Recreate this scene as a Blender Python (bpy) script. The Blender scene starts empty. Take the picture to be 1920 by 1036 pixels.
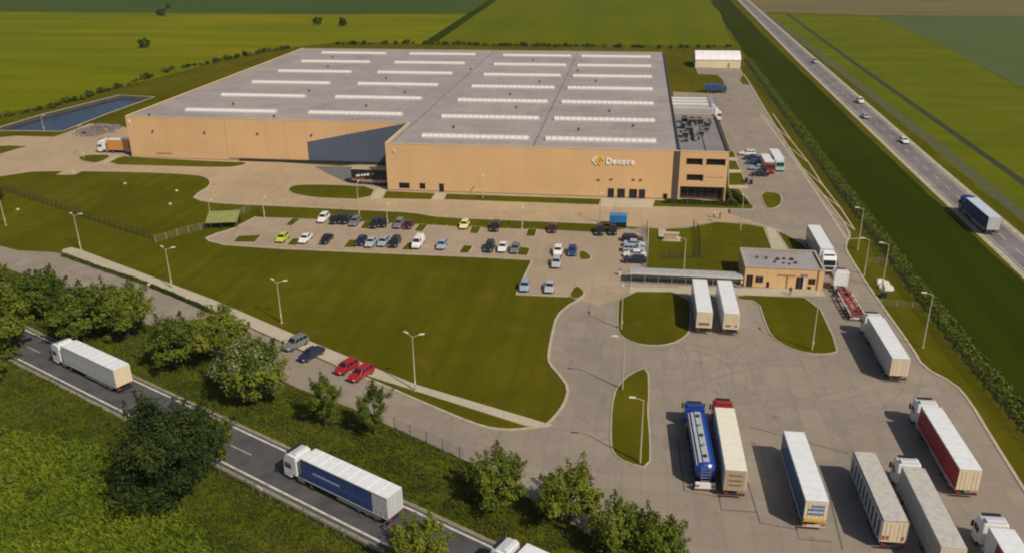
import bpy, bmesh, math, random
from mathutils import Vector, Matrix
from mathutils.geometry import tessellate_polygon

# ------------------------------------------------------------------ camera, sky, sun, exposure
scene = bpy.context.scene
R = math.radians
cam_data = bpy.data.cameras.new('camera')
cam_data.sensor_width = 36.0
cam_data.lens = 1599.74 / 1920 * 36.0
cam_data.clip_start = 1.0
cam_data.clip_end = 9000.0
camera = bpy.data.objects.new('camera', cam_data)
scene.collection.objects.link(camera)
PITCH, YAW, ROLL = R(22.673), R(8.197), R(-0.564)
fwd = Vector((-math.sin(YAW) * math.cos(PITCH), math.cos(YAW) * math.cos(PITCH), -math.sin(PITCH)))
rgt = Vector((math.cos(YAW), math.sin(YAW), 0.0))
upv = rgt.cross(fwd)
rgt, upv = rgt * math.cos(ROLL) + upv * math.sin(ROLL), upv * math.cos(ROLL) - rgt * math.sin(ROLL)
m = Matrix((rgt, upv, -fwd)).transposed().to_4x4()
m.translation = (0.0, 0.0, 62.0)
camera.matrix_world = m
scene.camera = camera

SUN_EL = R(45.0)
SUN_AZ = Vector((0.777, -0.629))            # the sun stands to the right, behind the camera
world = bpy.data.worlds.new('World'); scene.world = world; world.use_nodes = True
wn = world.node_tree
sky = wn.nodes.new('ShaderNodeTexSky'); sky.sky_type = 'NISHITA'; sky.sun_disc = False
sky.sun_elevation = SUN_EL; sky.sun_rotation = math.atan2(SUN_AZ.x, SUN_AZ.y)
sky.air_density = 1.0; sky.dust_density = 2.5
bg = wn.nodes['Background']; bg.inputs['Strength'].default_value = 0.060
wn.links.new(sky.outputs[0], bg.inputs['Color'])
sun_data = bpy.data.lights.new('sun', 'SUN'); sun_data.energy = 3.8; sun_data.angle = R(0.53); sun_data.color = (1.0, 0.90, 0.75)
sun = bpy.data.objects.new('sun', sun_data); scene.collection.objects.link(sun)
sun_dir = Vector((SUN_AZ.x * math.cos(SUN_EL), SUN_AZ.y * math.cos(SUN_EL), math.sin(SUN_EL)))
sun.rotation_euler = sun_dir.to_track_quat('Z', 'Y').to_euler(); sun.location = (60, -60, 120)
vs = scene.view_settings
vs.view_transform = 'Standard'; vs.look = 'None'; vs.exposure = 0.0; vs.gamma = 1.0; vs.use_curve_mapping = False
scene.cycles.filter_width = 2.0
scene.cycles.max_bounces = 6; scene.cycles.diffuse_bounces = 3; scene.cycles.glossy_bounces = 2
scene.cycles.transparent_max_bounces = 8

# plan of the site in metres (x to the right along the warehouse front, y into the depth)
PLAN = {'yard_road': [(-267.71, 230.44), (-197.58, 240.45), (-193.92, 242.99), (-180.91, 242.86), (-180.59, 247.27), (-180.63, 254.1), (-180.79, 262.04), (-173.57, 261.94), (-164.12, 257.3), (-151.35, 242.32), (-135.43, 225.62), (-78.53, 218.84), (-62.7, 227.31), (-37.31, 203.98), (10.49, 199.4), (15.29, 199.93), (23.26, 198.29), (22.46, 189.4), (30.2, 181.09), (25.9, 183.09), (19.03, 183.4), (13.02, 179.13), (7.26, 177.43), (0.37, 177.69), (-5.47, 178.81), (-25.67, 179.07), (-42.8, 179.37), (-49.68, 182.06), (-58.62, 182.24), (-77.01, 182.99), (-95.8, 183.36), (-102.57, 184.72), (-105.32, 187.44), (-106.1, 190.91), (-105.84, 195.54), (-107.02, 199.71), (-109.94, 203.86), (-114.24, 206.46), (-125.36, 207.36), (-136.11, 207.26), (-147.4, 206.59), (-147.33, 202.9), (-152.39, 202.35), (-152.83, 206.0), (-161.01, 204.59), (-166.55, 199.27), (-217.85, 183.27)], 'parking_lot': [(-88.97, 160.28), (-88.2, 163.41), (-85.51, 166.85), (-84.98, 169.78), (-84.0, 174.72), (-75.8, 174.89), (-70.09, 174.78), (-58.7, 174.22), (-45.2, 173.94), (-40.35, 173.77), (-31.92, 173.31), (-20.23, 173.59), (-5.24, 173.24), (-1.32, 175.75), (0.16, 176.62), (4.13, 171.31), (4.03, 153.34), (0.49, 152.92), (0.65, 141.95), (-1.45, 138.41), (-4.6, 135.76), (-9.95, 138.79), (-19.23, 138.63), (-18.97, 144.06), (-18.33, 155.47), (-28.88, 155.98), (-50.78, 155.81), (-71.21, 155.89), (-83.2, 156.71), (-87.37, 158.48)], 'truck_yard': [(15.07, 337.81), (30.61, 334.82), (35.72, 340.79), (36.24, 365.93), (35.01, 377.68), (26.86, 379.73), (26.85, 395.48), (46.55, 397.09), (46.12, 379.98), (43.19, 366.53), (43.22, 356.59), (46.33, 354.45), (45.82, 321.67), (45.52, 270.8), (45.26, 232.03), (46.47, 203.39), (47.13, 179.24), (43.99, 170.47), (43.67, 165.02), (43.84, 145.45), (44.68, 125.09), (44.46, 119.38), (47.47, 114.65), (47.94, 109.97), (47.56, 100.64), (47.28, 89.85), (47.0, 77.02), (46.85, 65.15), (9.13, 60.19), (1.76, 71.96), (-9.37, 80.59), (-18.87, 87.48), (-29.35, 93.35), (-36.56, 97.57), (-45.88, 101.83), (-65.69, 112.12), (-89.91, 124.84), (-111.91, 135.65), (-136.85, 147.04), (-170.04, 160.11), (-178.16, 168.82), (-140.02, 154.08), (-129.92, 150.67), (-124.08, 148.52), (-116.29, 148.5), (-113.96, 147.86), (-99.63, 140.6), (-70.16, 125.0), (-50.21, 113.1), (-41.65, 108.26), (-35.8, 105.25), (-22.27, 97.42), (-17.84, 95.18), (-14.92, 94.78), (-12.16, 95.38), (-9.8, 96.46), (-8.59, 98.73), (-7.47, 102.62), (-7.34, 106.62), (-8.69, 109.88), (-10.79, 113.57), (-11.24, 116.45), (-11.34, 124.45), (-11.21, 130.6), (-9.57, 135.16), (-7.88, 137.64), (-7.15, 141.02), (-8.17, 147.9), (-6.93, 162.12), (-4.0, 170.37), (0.17, 175.92), (6.13, 178.7), (14.23, 180.33), (23.06, 189.46), (23.18, 197.45), (28.24, 245.17), (28.53, 295.94), (20.65, 298.67), (14.49, 309.03)], 'dock_dark_patch': [(-86.16, 218.03), (-83.27, 215.07), (-79.82, 211.21), (-74.16, 205.74), (-69.24, 202.86), (-59.22, 200.64), (-62.32, 217.31), (-69.43, 218.72)], 'footpath': [(-114.34, 148.43), (-115.27, 150.16), (-114.38, 151.52), (-111.73, 150.58), (-72.54, 129.9), (-51.99, 117.75), (-29.33, 104.96), (-8.69, 96.73), (-9.62, 96.09), (-12.26, 96.15), (-41.76, 108.58), (-50.41, 113.62), (-70.36, 125.41), (-99.95, 141.11)], 'entrance_pavement': [(-6.5, 197.52), (5.92, 197.62), (5.35, 191.39), (-6.59, 190.86)], 'gate_path': [(29.74, 181.04), (32.35, 178.91), (32.43, 163.71), (28.97, 163.9)], 'gatehouse_pavement': [(0.79, 145.9), (20.93, 146.3), (35.18, 147.75), (35.25, 144.19), (21.54, 143.26), (0.84, 141.98)], 'islands': {'west_facade': [(-156.49, 218.59), (-157.18, 220.91), (-156.24, 222.83), (-148.56, 223.64), (-147.7, 214.29), (-151.43, 215.33), (-154.65, 217.02)], 'west_facade_long': [(-145.59, 222.85), (-141.58, 221.65), (-112.97, 219.69), (-105.8, 219.87), (-106.0, 216.47), (-109.46, 213.9), (-128.74, 213.49), (-145.23, 213.42)], 'far_left': [(-201.58, 226.99), (-186.78, 230.83), (-180.84, 230.45), (-181.79, 226.44), (-182.68, 220.68), (-188.28, 210.56)], 'dock': [(-84.79, 195.99), (-85.04, 198.76), (-83.39, 200.36), (-75.48, 201.22), (-63.38, 200.66), (-62.0, 190.08), (-74.29, 190.0), (-80.71, 191.92), (-83.26, 193.87)], 'front_short': [(-59.69, 197.37), (-47.26, 196.94), (-47.13, 191.73), (-59.03, 191.27)], 'front_long': [(-44.29, 196.83), (-6.59, 196.65), (-7.01, 192.03), (-43.94, 192.08)], 'office_front': [(6.16, 197.23), (12.03, 197.04), (22.79, 197.2), (24.3, 208.42), (26.91, 208.7), (28.78, 194.02), (27.91, 192.73), (5.72, 192.24)], 'office_side': [(25.63, 223.07), (28.95, 223.43), (29.08, 212.17), (24.6, 211.68)], 'office_rear': [(26.77, 235.61), (28.75, 235.26), (29.0, 226.56), (25.92, 226.23)], 'office_corner': [(27.75, 246.34), (29.2, 245.88), (29.0, 239.3), (27.09, 239.09)], 'car_row_end': [(31.69, 206.98), (36.19, 206.59), (36.07, 201.39), (35.21, 197.15), (33.04, 193.7), (31.21, 194.29)], 'monument': [(4.51, 177.11), (7.24, 176.73), (12.97, 178.08), (16.56, 180.96), (19.56, 182.73), (25.78, 182.0), (29.19, 180.28), (29.13, 165.1), (23.27, 163.83), (21.46, 151.41), (3.92, 150.64), (4.04, 154.71)], 'gate_triangle': [(31.63, 178.48), (35.37, 171.67), (37.11, 163.68), (32.64, 163.74)], 'west_of_trailers': [(-1.07, 141.99), (-0.95, 126.5), (-0.2, 124.05), (1.94, 121.86), (4.85, 121.3), (7.77, 122.39), (9.88, 125.09), (10.95, 127.94), (11.56, 143.25)], 'east_of_trailers': [(19.85, 143.05), (26.12, 143.1), (33.26, 143.25), (33.36, 123.34), (31.65, 121.89), (28.66, 121.53), (25.51, 123.28), (23.58, 126.95), (23.26, 132.87), (23.26, 140.68), (19.64, 140.93)], 'tanker': [(3.97, 114.22), (1.62, 112.28), (-0.47, 108.08), (-1.06, 102.71), (-0.9, 93.54), (-0.49, 91.09), (1.01, 89.43), (4.06, 88.48), (4.12, 95.41), (3.82, 101.92), (4.07, 106.24)], 'lot_a': [(-75.3, 174.57), (-73.22, 174.43), (-73.37, 169.65), (-75.04, 169.82)], 'lot_b': [(-58.23, 174.27), (-56.22, 174.14), (-56.04, 169.51), (-57.89, 169.65)], 'lot_c': [(-45.67, 173.88), (-43.59, 173.76), (-43.81, 169.17), (-45.73, 169.3)], 'lot_d': [(-33.91, 173.79), (-31.63, 173.7), (-31.66, 169.2), (-33.54, 169.32)], 'lot_e': [(-21.38, 173.46), (-19.42, 173.69), (-19.34, 168.94), (-21.41, 169.04)], 'lot_f': [(-82.45, 162.03), (-77.81, 163.24), (-77.27, 158.68), (-81.87, 158.15)], 'lot_g': [(-70.29, 161.76), (-68.25, 162.0), (-67.83, 157.85), (-69.94, 157.92)], 'lot_h': [(-58.0, 162.52), (-55.54, 162.48), (-55.08, 158.07), (-57.82, 157.76)], 'lot_i': [(-45.29, 162.05), (-43.0, 161.99), (-43.11, 157.92), (-45.57, 157.94)], 'lot_j': [(-33.37, 161.84), (-31.34, 161.76), (-31.59, 157.74), (-33.52, 157.52)], 'lot_k': [(-21.87, 162.23), (-19.52, 161.88), (-19.55, 157.66), (-21.49, 157.73)], 'lot_l': [(-9.58, 161.51), (-8.51, 161.63), (-7.22, 159.68), (-6.78, 157.4), (-7.79, 156.7), (-9.16, 156.83)], 'lot_m': [(-9.23, 143.21), (-8.28, 143.57), (-6.93, 140.57), (-8.26, 137.6), (-9.86, 138.8)], 'lot_n': [(0.9, 152.43), (3.93, 152.51), (3.92, 150.38), (0.83, 150.28)]}, 'field_strip': [(57.83, 746.52), (74.07, 747.01), (71.51, 495.72), (71.59, 324.07), (71.51, 228.01), (72.02, 175.9), (72.09, 151.18), (72.64, 107.86), (73.61, 73.84), (54.65, 64.97), (54.01, 104.87), (53.29, 160.49), (53.94, 234.04), (54.32, 349.28), (53.46, 434.79)], 'field_right': [(83.22, 640.18), (158.38, 625.93), (158.51, 490.75), (148.97, 365.89), (137.26, 210.15), (117.81, 126.48), (87.22, 185.86), (85.13, 210.67), (86.31, 271.38), (87.59, 383.49), (86.82, 485.79), (83.8, 589.28)], 'field_right_dark': [(158.38, 625.93), (492.32, 623.19), (132.76, 146.32), (137.26, 210.15), (148.97, 365.89), (158.51, 490.75)], 'field_far_brown': [(77.14, 651.14), (102.69, 862.26), (874.49, 872.09), (581.97, 627.82), (159.22, 629.43)], 'field_back': [(-112.66, 465.45), (-117.5, 578.49), (-124.55, 767.64), (58.55, 756.68), (56.78, 620.99), (51.95, 470.76), (-26.07, 469.4)], 'field_west': [(-340.01, 243.83), (-222.46, 273.45), (-211.85, 297.66), (-206.06, 344.98), (-200.21, 392.82), (-187.87, 441.3), (-163.3, 472.98), (-112.66, 465.45), (-119.28, 578.39), (-119.39, 627.09), (-226.47, 614.57), (-488.25, 626.1), (-917.13, 615.96), (-792.12, 380.27)], 'field_west_far': [(-1069.23, 609.4), (-491.29, 630.12), (-227.79, 618.26), (-120.1, 630.83), (-124.55, 767.64), (-143.53, 1019.85), (-790.17, 1026.67), (-1791.56, 1037.25)], 'pond': [(-206.51, 252.29), (-209.36, 259.22), (-204.72, 280.66), (-199.19, 307.29), (-184.47, 308.65), (-183.78, 294.2), (-184.46, 278.02), (-183.97, 251.45), (-194.72, 251.92)], 'pond_bank': [(-205.41, 249.31), (-207.91, 254.92), (-206.7, 274.52), (-199.69, 311.07), (-183.42, 308.74), (-183.66, 300.29), (-183.98, 276.26), (-183.05, 257.79), (-182.9, 250.42), (-198.22, 249.64)], 'road_right': {'left': [(75.13, 772.84), (75.51, 474.49), (73.95, 317.49), (73.56, 235.59), (73.43, 196.67), (73.1, 176.02), (72.87, 156.71), (72.27, 120.86), (71.63, 94.82)], 'right': [(87.0, 773.15), (85.08, 475.16), (83.4, 335.37), (82.65, 258.3), (82.02, 219.82), (81.68, 200.73), (81.36, 178.89), (80.12, 129.43), (79.25, 97.93)]}, 'track': {'left': [(87.55, 651.6), (87.05, 455.57), (86.76, 325.49), (86.6, 251.87), (85.27, 189.12)], 'right': [(90.52, 651.73), (90.97, 455.86), (90.87, 330.89), (90.55, 255.34), (88.67, 189.51)]}, 'road_left': {'upper': [(-165.01, 147.9), (-102.3, 116.64), (-74.2, 102.59), (-62.44, 96.78), (-49.69, 90.4), (-17.2, 74.21), (-2.4, 66.77), (7.79, 61.71)], 'lower': [(-150.32, 132.72), (-93.9, 105.42), (-64.96, 91.39), (-47.62, 82.92), (-25.22, 72.02), (-7.37, 63.4), (2.89, 58.4)]}, 'lamps': {'a': (-111.5, 150.6), 'b': (-82.54, 134.0), 'c': (-56.71, 122.37), 'd': (-29.0, 103.32), 'e': (-137.55, 162.71), 'f': (2.83, 89.55), 'g': (0.31, 107.27), 'h': (-0.26, 126.78), 'i': (29.13, 122.82), 'j': (46.36, 126.01), 'k': (45.83, 148.78), 'l': (44.31, 155.41), 'm': (46.14, 168.88), 'n': (-81.9, 174.58), 'o': (-93.04, 171.07), 'p': (-60.2, 176.65), 'q': (-52.23, 171.7), 'r': (-22.64, 173.32), 's': (-6.1, 179.82), 't': (10.73, 150.14), 'u': (24.0, 177.95), 'v': (-155.31, 219.31), 'w': (-188.64, 249.46), 'x': (-34.97, 194.36)}, 'cars': [(-67.66, 173.94), (-64.66, 173.18), (-62.46, 173.61), (-59.92, 172.62), (-55.02, 171.74), (-53.24, 172.3), (-49.86, 172.33), (-47.46, 171.89), (-71.95, 160.59), (-66.99, 160.83), (-62.39, 161.04), (-54.74, 160.63), (-52.56, 160.25), (-50.06, 160.7), (-47.55, 160.67), (-42.69, 160.76), (-37.56, 160.41), (-35.35, 173.27), (-28.4, 172.66), (-27.66, 160.33), (-24.95, 160.64), (-22.35, 160.03), (-16.0, 173.04), (-5.9, 172.83), (-3.08, 173.32), (-13.65, 159.83), (-10.77, 160.02), (-13.4, 153.5), (-18.04, 141.43), (-13.47, 141.6), (1.15, 168.68), (1.61, 165.57), (1.42, 162.63), (1.66, 159.69), (1.58, 156.66), (32.56, 242.61), (33.18, 237.71), (33.05, 232.92), (33.61, 227.05), (33.33, 221.36), (-51.1, 114.27), (-47.45, 111.3), (-40.69, 107.88), (-37.96, 106.26), (-34.21, 104.2), (-65.28, 113.47)], 'trees': {'t1': ((-112.3, 125.62), 80), 't2': ((-99.24, 119.97), 112), 't3': ((-95.26, 106.14), 120), 't4': ((-85.63, 111.92), 130), 't4b': ((-79.77, 114.17), 120), 't5': ((-66.59, 105.35), 130), 't5b': ((-61.37, 109.07), 125), 't6': ((-50.55, 97.68), 150), 't7': ((-38.49, 92.59), 88), 't8': ((-31.51, 91.54), 88), 't9': ((-51.03, 76.06), 215), 't9b': ((-49.84, 82.87), 105), 't10': ((-13.51, 79.86), 135), 't11': ((-4.96, 77.89), 130), 't12': ((0.63, 72.64), 130), 't13': ((4.61, 70.89), 130), 't14': ((-19.42, 67.22), 145), 't15': ((-91.49, 97.41), 80), 't16': ((-152.57, 179.59), 24)}, 'trucks': {'A': (37.62, 162.48, 90.3), 'B': (39.28, 121.74, 90.8), 'C': (39.72, 94.66, 91.2), 'D': (33.56, 80.06, 90.5), 'E': (28.95, 83.23, 91.3), 'F': (21.43, 86.02, 91.3), 'Gt': (13.45, 90.58, 90.6), 'I': (12.83, 133.23, 90.1), 'J': (17.05, 133.19, 90.1), 'L': (-78.19, 100.31, 153.9), 'M': (-31.34, 77.85, 153.0), 'O': (72.01, 182.15, 90.6)}, 'hedge_right': [(52.63, 422.75), (52.32, 334.65), (52.52, 271.51), (52.34, 212.86), (52.4, 176.85), (52.42, 148.84), (53.04, 122.62), (53.75, 104.19), (54.66, 89.58)], 'fence_right': [(48.91, 401.79), (49.36, 327.05), (49.97, 260.83), (50.11, 208.12), (50.13, 171.8), (50.01, 145.03), (50.6, 119.8), (51.42, 102.37), (52.39, 88.3)], 'hedgerow_back': [(-163.4, 459.73), (-124.91, 466.76), (-100.56, 464.16), (-53.8, 461.17), (-20.01, 461.54), (15.8, 458.1), (51.55, 466.67)], 'hedgerow_west': [(-217.48, 266.85), (-211.71, 284.72), (-208.69, 306.42), (-209.29, 342.07), (-208.81, 373.11), (-200.21, 392.82), (-193.18, 419.62), (-182.25, 445.78)], 'fence_west': [(-165.87, 192.33), (-156.0, 187.24), (-135.7, 176.84), (-115.08, 165.63), (-99.03, 157.8)], 'fence_west2': [(-98.18, 156.26), (-95.23, 161.58), (-91.4, 166.18), (-87.18, 179.03)], 'fence_lot': [(-29.25, 92.97), (-24.3, 90.34), (-18.83, 87.26)], 'verge': [(-168.51, 158.46), (-136.39, 146.48), (-111.56, 135.16), (-89.65, 124.42), (-65.52, 111.77), (-45.77, 101.54), (-36.47, 97.3), (-29.28, 93.1), (-18.83, 87.26), (-9.35, 80.39), (1.76, 71.8), (9.13, 60.07), (2.91, 45.47), (-70.32, 35.69), (-165.09, 91.51)], 'fence_row': [(4.17, 177.77), (4.02, 150.92)], 'fence_monument': [(14.11, 178.21), (15.07, 175.23), (14.39, 160.44), (6.87, 158.7)], 'strip_a': [(-113.18, 147.05), (-99.48, 140.34), (-88.2, 135.09)], 'strip_b': [(-86.55, 134.03), (-75.57, 127.93), (-65.52, 121.72)], 'field_lane': [(-131.35, 932.96), (-120.59, 751.59), (-115.53, 572.21), (-112.16, 463.34)], 'drains': [[(7.61, 95.85), (7.99, 84.62), (12.15, 83.94)], [(15.52, 87.14), (16.04, 79.85), (19.95, 79.27)], [(24.58, 85.73), (24.16, 76.52)], [(11.92, 84.11), (11.96, 81.67), (15.98, 81.71)], [(19.88, 79.89), (19.81, 77.66), (23.29, 77.59)], [(17.1, 99.58), (28.6, 94.89)]], 'walk_paths': ([(-149.93, 222.88), (-146.61, 222.62), (-144.62, 213.48), (-147.7, 214.29)],), 'cross_paths': [[(-148.09, 223.69), (-146.33, 223.26), (-145.53, 213.39), (-146.91, 213.81)], [(-62.71, 200.26), (-60.21, 197.77), (-59.42, 191.22), (-61.62, 190.12)], [(-47.0, 196.97), (-44.55, 196.8), (-44.32, 192.04), (-46.75, 191.77)], [(27.06, 238.8), (29.24, 238.74), (29.39, 235.89), (26.83, 236.19)], [(25.9, 225.96), (28.95, 226.03), (29.14, 223.97), (25.66, 223.33)], [(24.58, 211.45), (29.03, 211.7), (29.17, 209.41), (24.35, 208.88)]], 'kerb_lines': [[(-88.97, 160.28), (-87.37, 158.48), (-83.2, 156.71), (-71.21, 155.89), (-50.78, 155.81), (-28.88, 155.98), (-18.33, 155.47), (-18.97, 144.06), (-19.23, 138.63), (-9.95, 138.79)], [(-6.93, 140.57), (-7.88, 137.64), (-9.57, 135.16), (-11.21, 130.6), (-11.34, 124.45), (-11.24, 116.45), (-10.79, 113.57), (-8.69, 109.88), (-7.34, 106.62), (-7.47, 102.62), (-8.59, 98.73), (-9.66, 96.47)], [(-147.4, 206.59), (-136.11, 207.26), (-125.36, 207.36), (-114.24, 206.46), (-109.94, 203.86), (-107.02, 199.71), (-105.84, 195.54), (-106.1, 190.91), (-105.32, 187.44), (-102.57, 184.72), (-95.8, 183.36), (-77.01, 182.99), (-58.62, 182.24), (-49.68, 182.06), (-42.8, 179.37), (-25.67, 179.07), (-5.47, 178.81)], [(46.12, 379.98), (46.33, 354.45), (45.82, 321.67), (45.52, 270.8), (45.26, 232.03), (46.47, 203.39), (47.13, 179.24), (43.99, 170.47), (43.67, 165.02), (43.84, 145.45), (44.68, 125.09), (44.46, 119.38), (47.47, 114.65), (47.94, 109.97), (47.56, 100.64), (47.28, 89.85), (47.0, 77.02)], [(-41.65, 108.26), (-35.8, 105.25), (-22.27, 97.42), (-17.84, 95.18), (-14.92, 94.78), (-12.16, 95.38), (-9.8, 96.46)], [(-88.97, 160.28), (-85.51, 166.85), (-84.98, 169.78), (-84.0, 174.72)]]}
rnd = random.Random(7)
C = scene.collection
# ------------------------------------------------------------------ materials
def new_mat(name):
    mt = bpy.data.materials.new(name); mt.use_nodes = True
    nt = mt.node_tree; return mt, nt, nt.nodes['Principled BSDF']
def node(nt, t, **kw):
    n = nt.nodes.new(t)
    for k, v in kw.items():
        if k.startswith('i_'):
            key = k[2:]; n.inputs[int(key) if key.isdigit() else key.replace('_', ' ')].default_value = v
        else: setattr(n, k, v)
    return n
def ramp(nt, fac, stops):
    r = nt.nodes.new('ShaderNodeValToRGB'); el = r.color_ramp.elements
    el[0].position, el[0].color = stops[0][0], (*stops[0][1], 1)
    el[1].position, el[1].color = stops[-1][0], (*stops[-1][1], 1)
    for p, c in stops[1:-1]:
        e = el.new(p); e.color = (*c, 1)
    nt.links.new(fac, r.inputs['Fac']); return r.outputs['Color']
def mixc(nt, fac, a, b, mode='MIX'):
    n = nt.nodes.new('ShaderNodeMix'); n.data_type = 'RGBA'; n.blend_type = mode
    for sock, v in ((n.inputs[0], fac), (n.inputs[6], a), (n.inputs[7], b)):
        if isinstance(v, (int, float)): sock.default_value = v
        elif isinstance(v, tuple): sock.default_value = (*v, 1)
        else: nt.links.new(v, sock)
    return n.outputs[2]
def noise(nt, scale, detail=4, rough=.55, dist=0.0, vec=None, stretch=None):
    n = nt.nodes.new('ShaderNodeTexNoise')
    n.inputs['Scale'].default_value = scale; n.inputs['Detail'].default_value = detail
    n.inputs['Roughness'].default_value = rough; n.inputs['Distortion'].default_value = dist
    if vec is None:
        tc = nt.nodes.new('ShaderNodeTexCoord'); vec = tc.outputs['Object']
    if stretch:
        mp = nt.nodes.new('ShaderNodeMapping'); mp.inputs['Scale'].default_value = stretch[:3]
        if len(stretch) > 3: mp.inputs['Rotation'].default_value = (0, 0, stretch[3])
        nt.links.new(vec, mp.inputs['Vector']); vec = mp.outputs[0]
    nt.links.new(vec, n.inputs['Vector']); return n.outputs['Fac']
def bump(nt, bs, h, strength=.3, dist=.05):
    b = nt.nodes.new('ShaderNodeBump'); b.inputs['Strength'].default_value = strength; b.inputs['Distance'].default_value = dist
    nt.links.new(h, b.inputs['Height']); nt.links.new(b.outputs[0], bs.inputs['Normal'])
def sc(c, f): return tuple(min(1.0, x * f) for x in c)
MATS = {}
def plain(name, col, rough=.6, metal=0.0, var=.12, scale=1.5, bmp=0.0, spec=.5):
    if name in MATS: return MATS[name]
    mt, nt, bs = new_mat(name)
    f = noise(nt, scale, 5, .6)
    c = ramp(nt, f, [(.3, sc(col, 1 - var)), (.7, sc(col, 1 + var))])
    nt.links.new(c, bs.inputs['Base Color'])
    bs.inputs['Roughness'].default_value = rough; bs.inputs['Metallic'].default_value = metal
    bs.inputs['Specular IOR Level'].default_value = spec
    if bmp: bump(nt, bs, f, bmp, .03)
    MATS[name] = mt; return mt
def paint(name, col, rough=.25, dirt=.15):
    """vehicle paint with a thin film of road dust"""
    if name in MATS: return MATS[name]
    mt, nt, bs = new_mat(name)
    f = noise(nt, 1.3, 5, .65)
    c = mixc(nt, ramp(nt, f, [(.45, (0, 0, 0)), (.75, (dirt, dirt, dirt))]), col, (.22, .19, .15))
    nt.links.new(c, bs.inputs['Base Color'])
    bs.inputs['Roughness'].default_value = rough; bs.inputs['Coat Weight'].default_value = .3
    MATS[name] = mt; return mt
def grass_mat(name, dark, mid, light, dry=None, big=.03, dryamt=.55, stripe=None, amt=.6):
    mt, nt, bs = new_mat(name)
    a = noise(nt, big, 5, .6, .4)
    b = noise(nt, .35, 5, .65)
    c0 = ramp(nt, a, [(.32, dark), (.5, mid), (.68, light)])
    c1 = mixc(nt, ramp(nt, b, [(.35, (0, 0, 0)), (.7, (.5, .5, .5))]), c0, dark)
    fine = noise(nt, 3.2, 6, .75)
    c2 = mixc(nt, ramp(nt, fine, [(.3, (.0, .0, .0)), (.75, (.55, .55, .55))]), c1, light)
    if dry:
        d = noise(nt, big * 2.7, 6, .7, .8)
        c2 = mixc(nt, ramp(nt, d, [(dryamt, (0, 0, 0)), (dryamt + .2, (.75, .75, .75))]), c2, dry)
    if stripe:
        s1 = noise(nt, 1.0, 3, .5, 0, None, stripe)
        c2 = mixc(nt, ramp(nt, s1, [(.4, (0, 0, 0)), (.62, (amt, amt, amt))]), c2, dark)
    nt.links.new(c2, bs.inputs['Base Color'])
    bs.inputs['Roughness'].default_value = 1.0; bs.inputs['Specular IOR Level'].default_value = 0.0
    bump(nt, bs, fine, .7, .12)
    MATS[name] = mt; return mt
def paving_mat(name, col, stain, unit=.4, joints=True):
    mt, nt, bs = new_mat(name)
    a = noise(nt, .05, 5, .6, .5); b = noise(nt, .6, 6, .7); e = noise(nt, 6.0, 4, .7)
    c = ramp(nt, a, [(.3, sc(col, .88)), (.5, col), (.72, sc(col, 1.12))])
    c = mixc(nt, ramp(nt, b, [(.52, (0, 0, 0)), (.74, (.45, .45, .45))]), c, stain)
    st = noise(nt, .5, 5, .7, 1.2, None, (.8, .10, 1))
    c = mixc(nt, ramp(nt, st, [(.52, (0, 0, 0)), (.72, (.55, .55, .55))]), c, stain)
    s2 = noise(nt, .22, 6, .75, 1.5)
    c = mixc(nt, ramp(nt, s2, [(.58, (0, 0, 0)), (.66, (.5, .5, .5)), (.8, (.75, .75, .75))]), c, sc(stain, .8))
    c = mixc(nt, ramp(nt, e, [(.35, (0, 0, 0)), (.7, (.25, .25, .25))]), c, sc(col, 1.3))
    if joints:
        tc = nt.nodes.new('ShaderNodeTexCoord')
        br = nt.nodes.new('ShaderNodeTexBrick'); br.inputs['Scale'].default_value = 1.0
        br.inputs['Brick Width'].default_value = 3.0; br.inputs['Row Height'].default_value = 3.0; br.offset = 0.0
        br.inputs['Mortar Size'].default_value = .04
        br.inputs['Color1'].default_value = (0, 0, 0, 1); br.inputs['Color2'].default_value = (.34, .34, .34, 1); br.inputs['Mortar'].default_value = (.6, .6, .6, 1)
        nt.links.new(tc.outputs['Object'], br.inputs['Vector'])
        c = mixc(nt, br.outputs['Color'], c, sc(stain, 1.15))
    nt.links.new(c, bs.inputs['Base Color'])
    bs.inputs['Roughness'].default_value = .85; bs.inputs['Specular IOR Level'].default_value = .25
    bump(nt, bs, e, .25, .01)
    MATS[name] = mt; return mt
def leaf_mat(name, dark, mid, light, trans=.25):
    mt, nt, bs = new_mat(name)
    at_ = nt.nodes.new('ShaderNodeAttribute'); at_.attribute_name = 'tint'
    oi = nt.nodes.new('ShaderNodeObjectInfo')
    mth = nt.nodes.new('ShaderNodeMath'); mth.operation = 'MULTIPLY_ADD'
    mth.inputs[1].default_value = .42; nt.links.new(oi.outputs['Random'], mth.inputs[0])
    ad = nt.nodes.new('ShaderNodeMath'); ad.operation = 'ADD'; ad.inputs[1].default_value = -.2
    nt.links.new(at_.outputs['Fac'], mth.inputs[2]); nt.links.new(mth.outputs[0], ad.inputs[0])
    c = ramp(nt, ad.outputs[0], [(.1, dark), (.5, mid), (.92, light)])
    nt.links.new(c, bs.inputs['Base Color'])
    bs.inputs['Roughness'].default_value = .7; bs.inputs['Specular IOR Level'].default_value = .12
    tr = nt.nodes.new('ShaderNodeBsdfTranslucent'); nt.links.new(c, tr.inputs['Color'])
    mx = nt.nodes.new('ShaderNodeMixShader'); mx.inputs[0].default_value = trans
    out = nt.nodes['Material Output']
    nt.links.new(bs.outputs[0], mx.inputs[1]); nt.links.new(tr.outputs[0], mx.inputs[2]); nt.links.new(mx.outputs[0], out.inputs['Surface'])
    MATS[name] = mt; return mt

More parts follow.
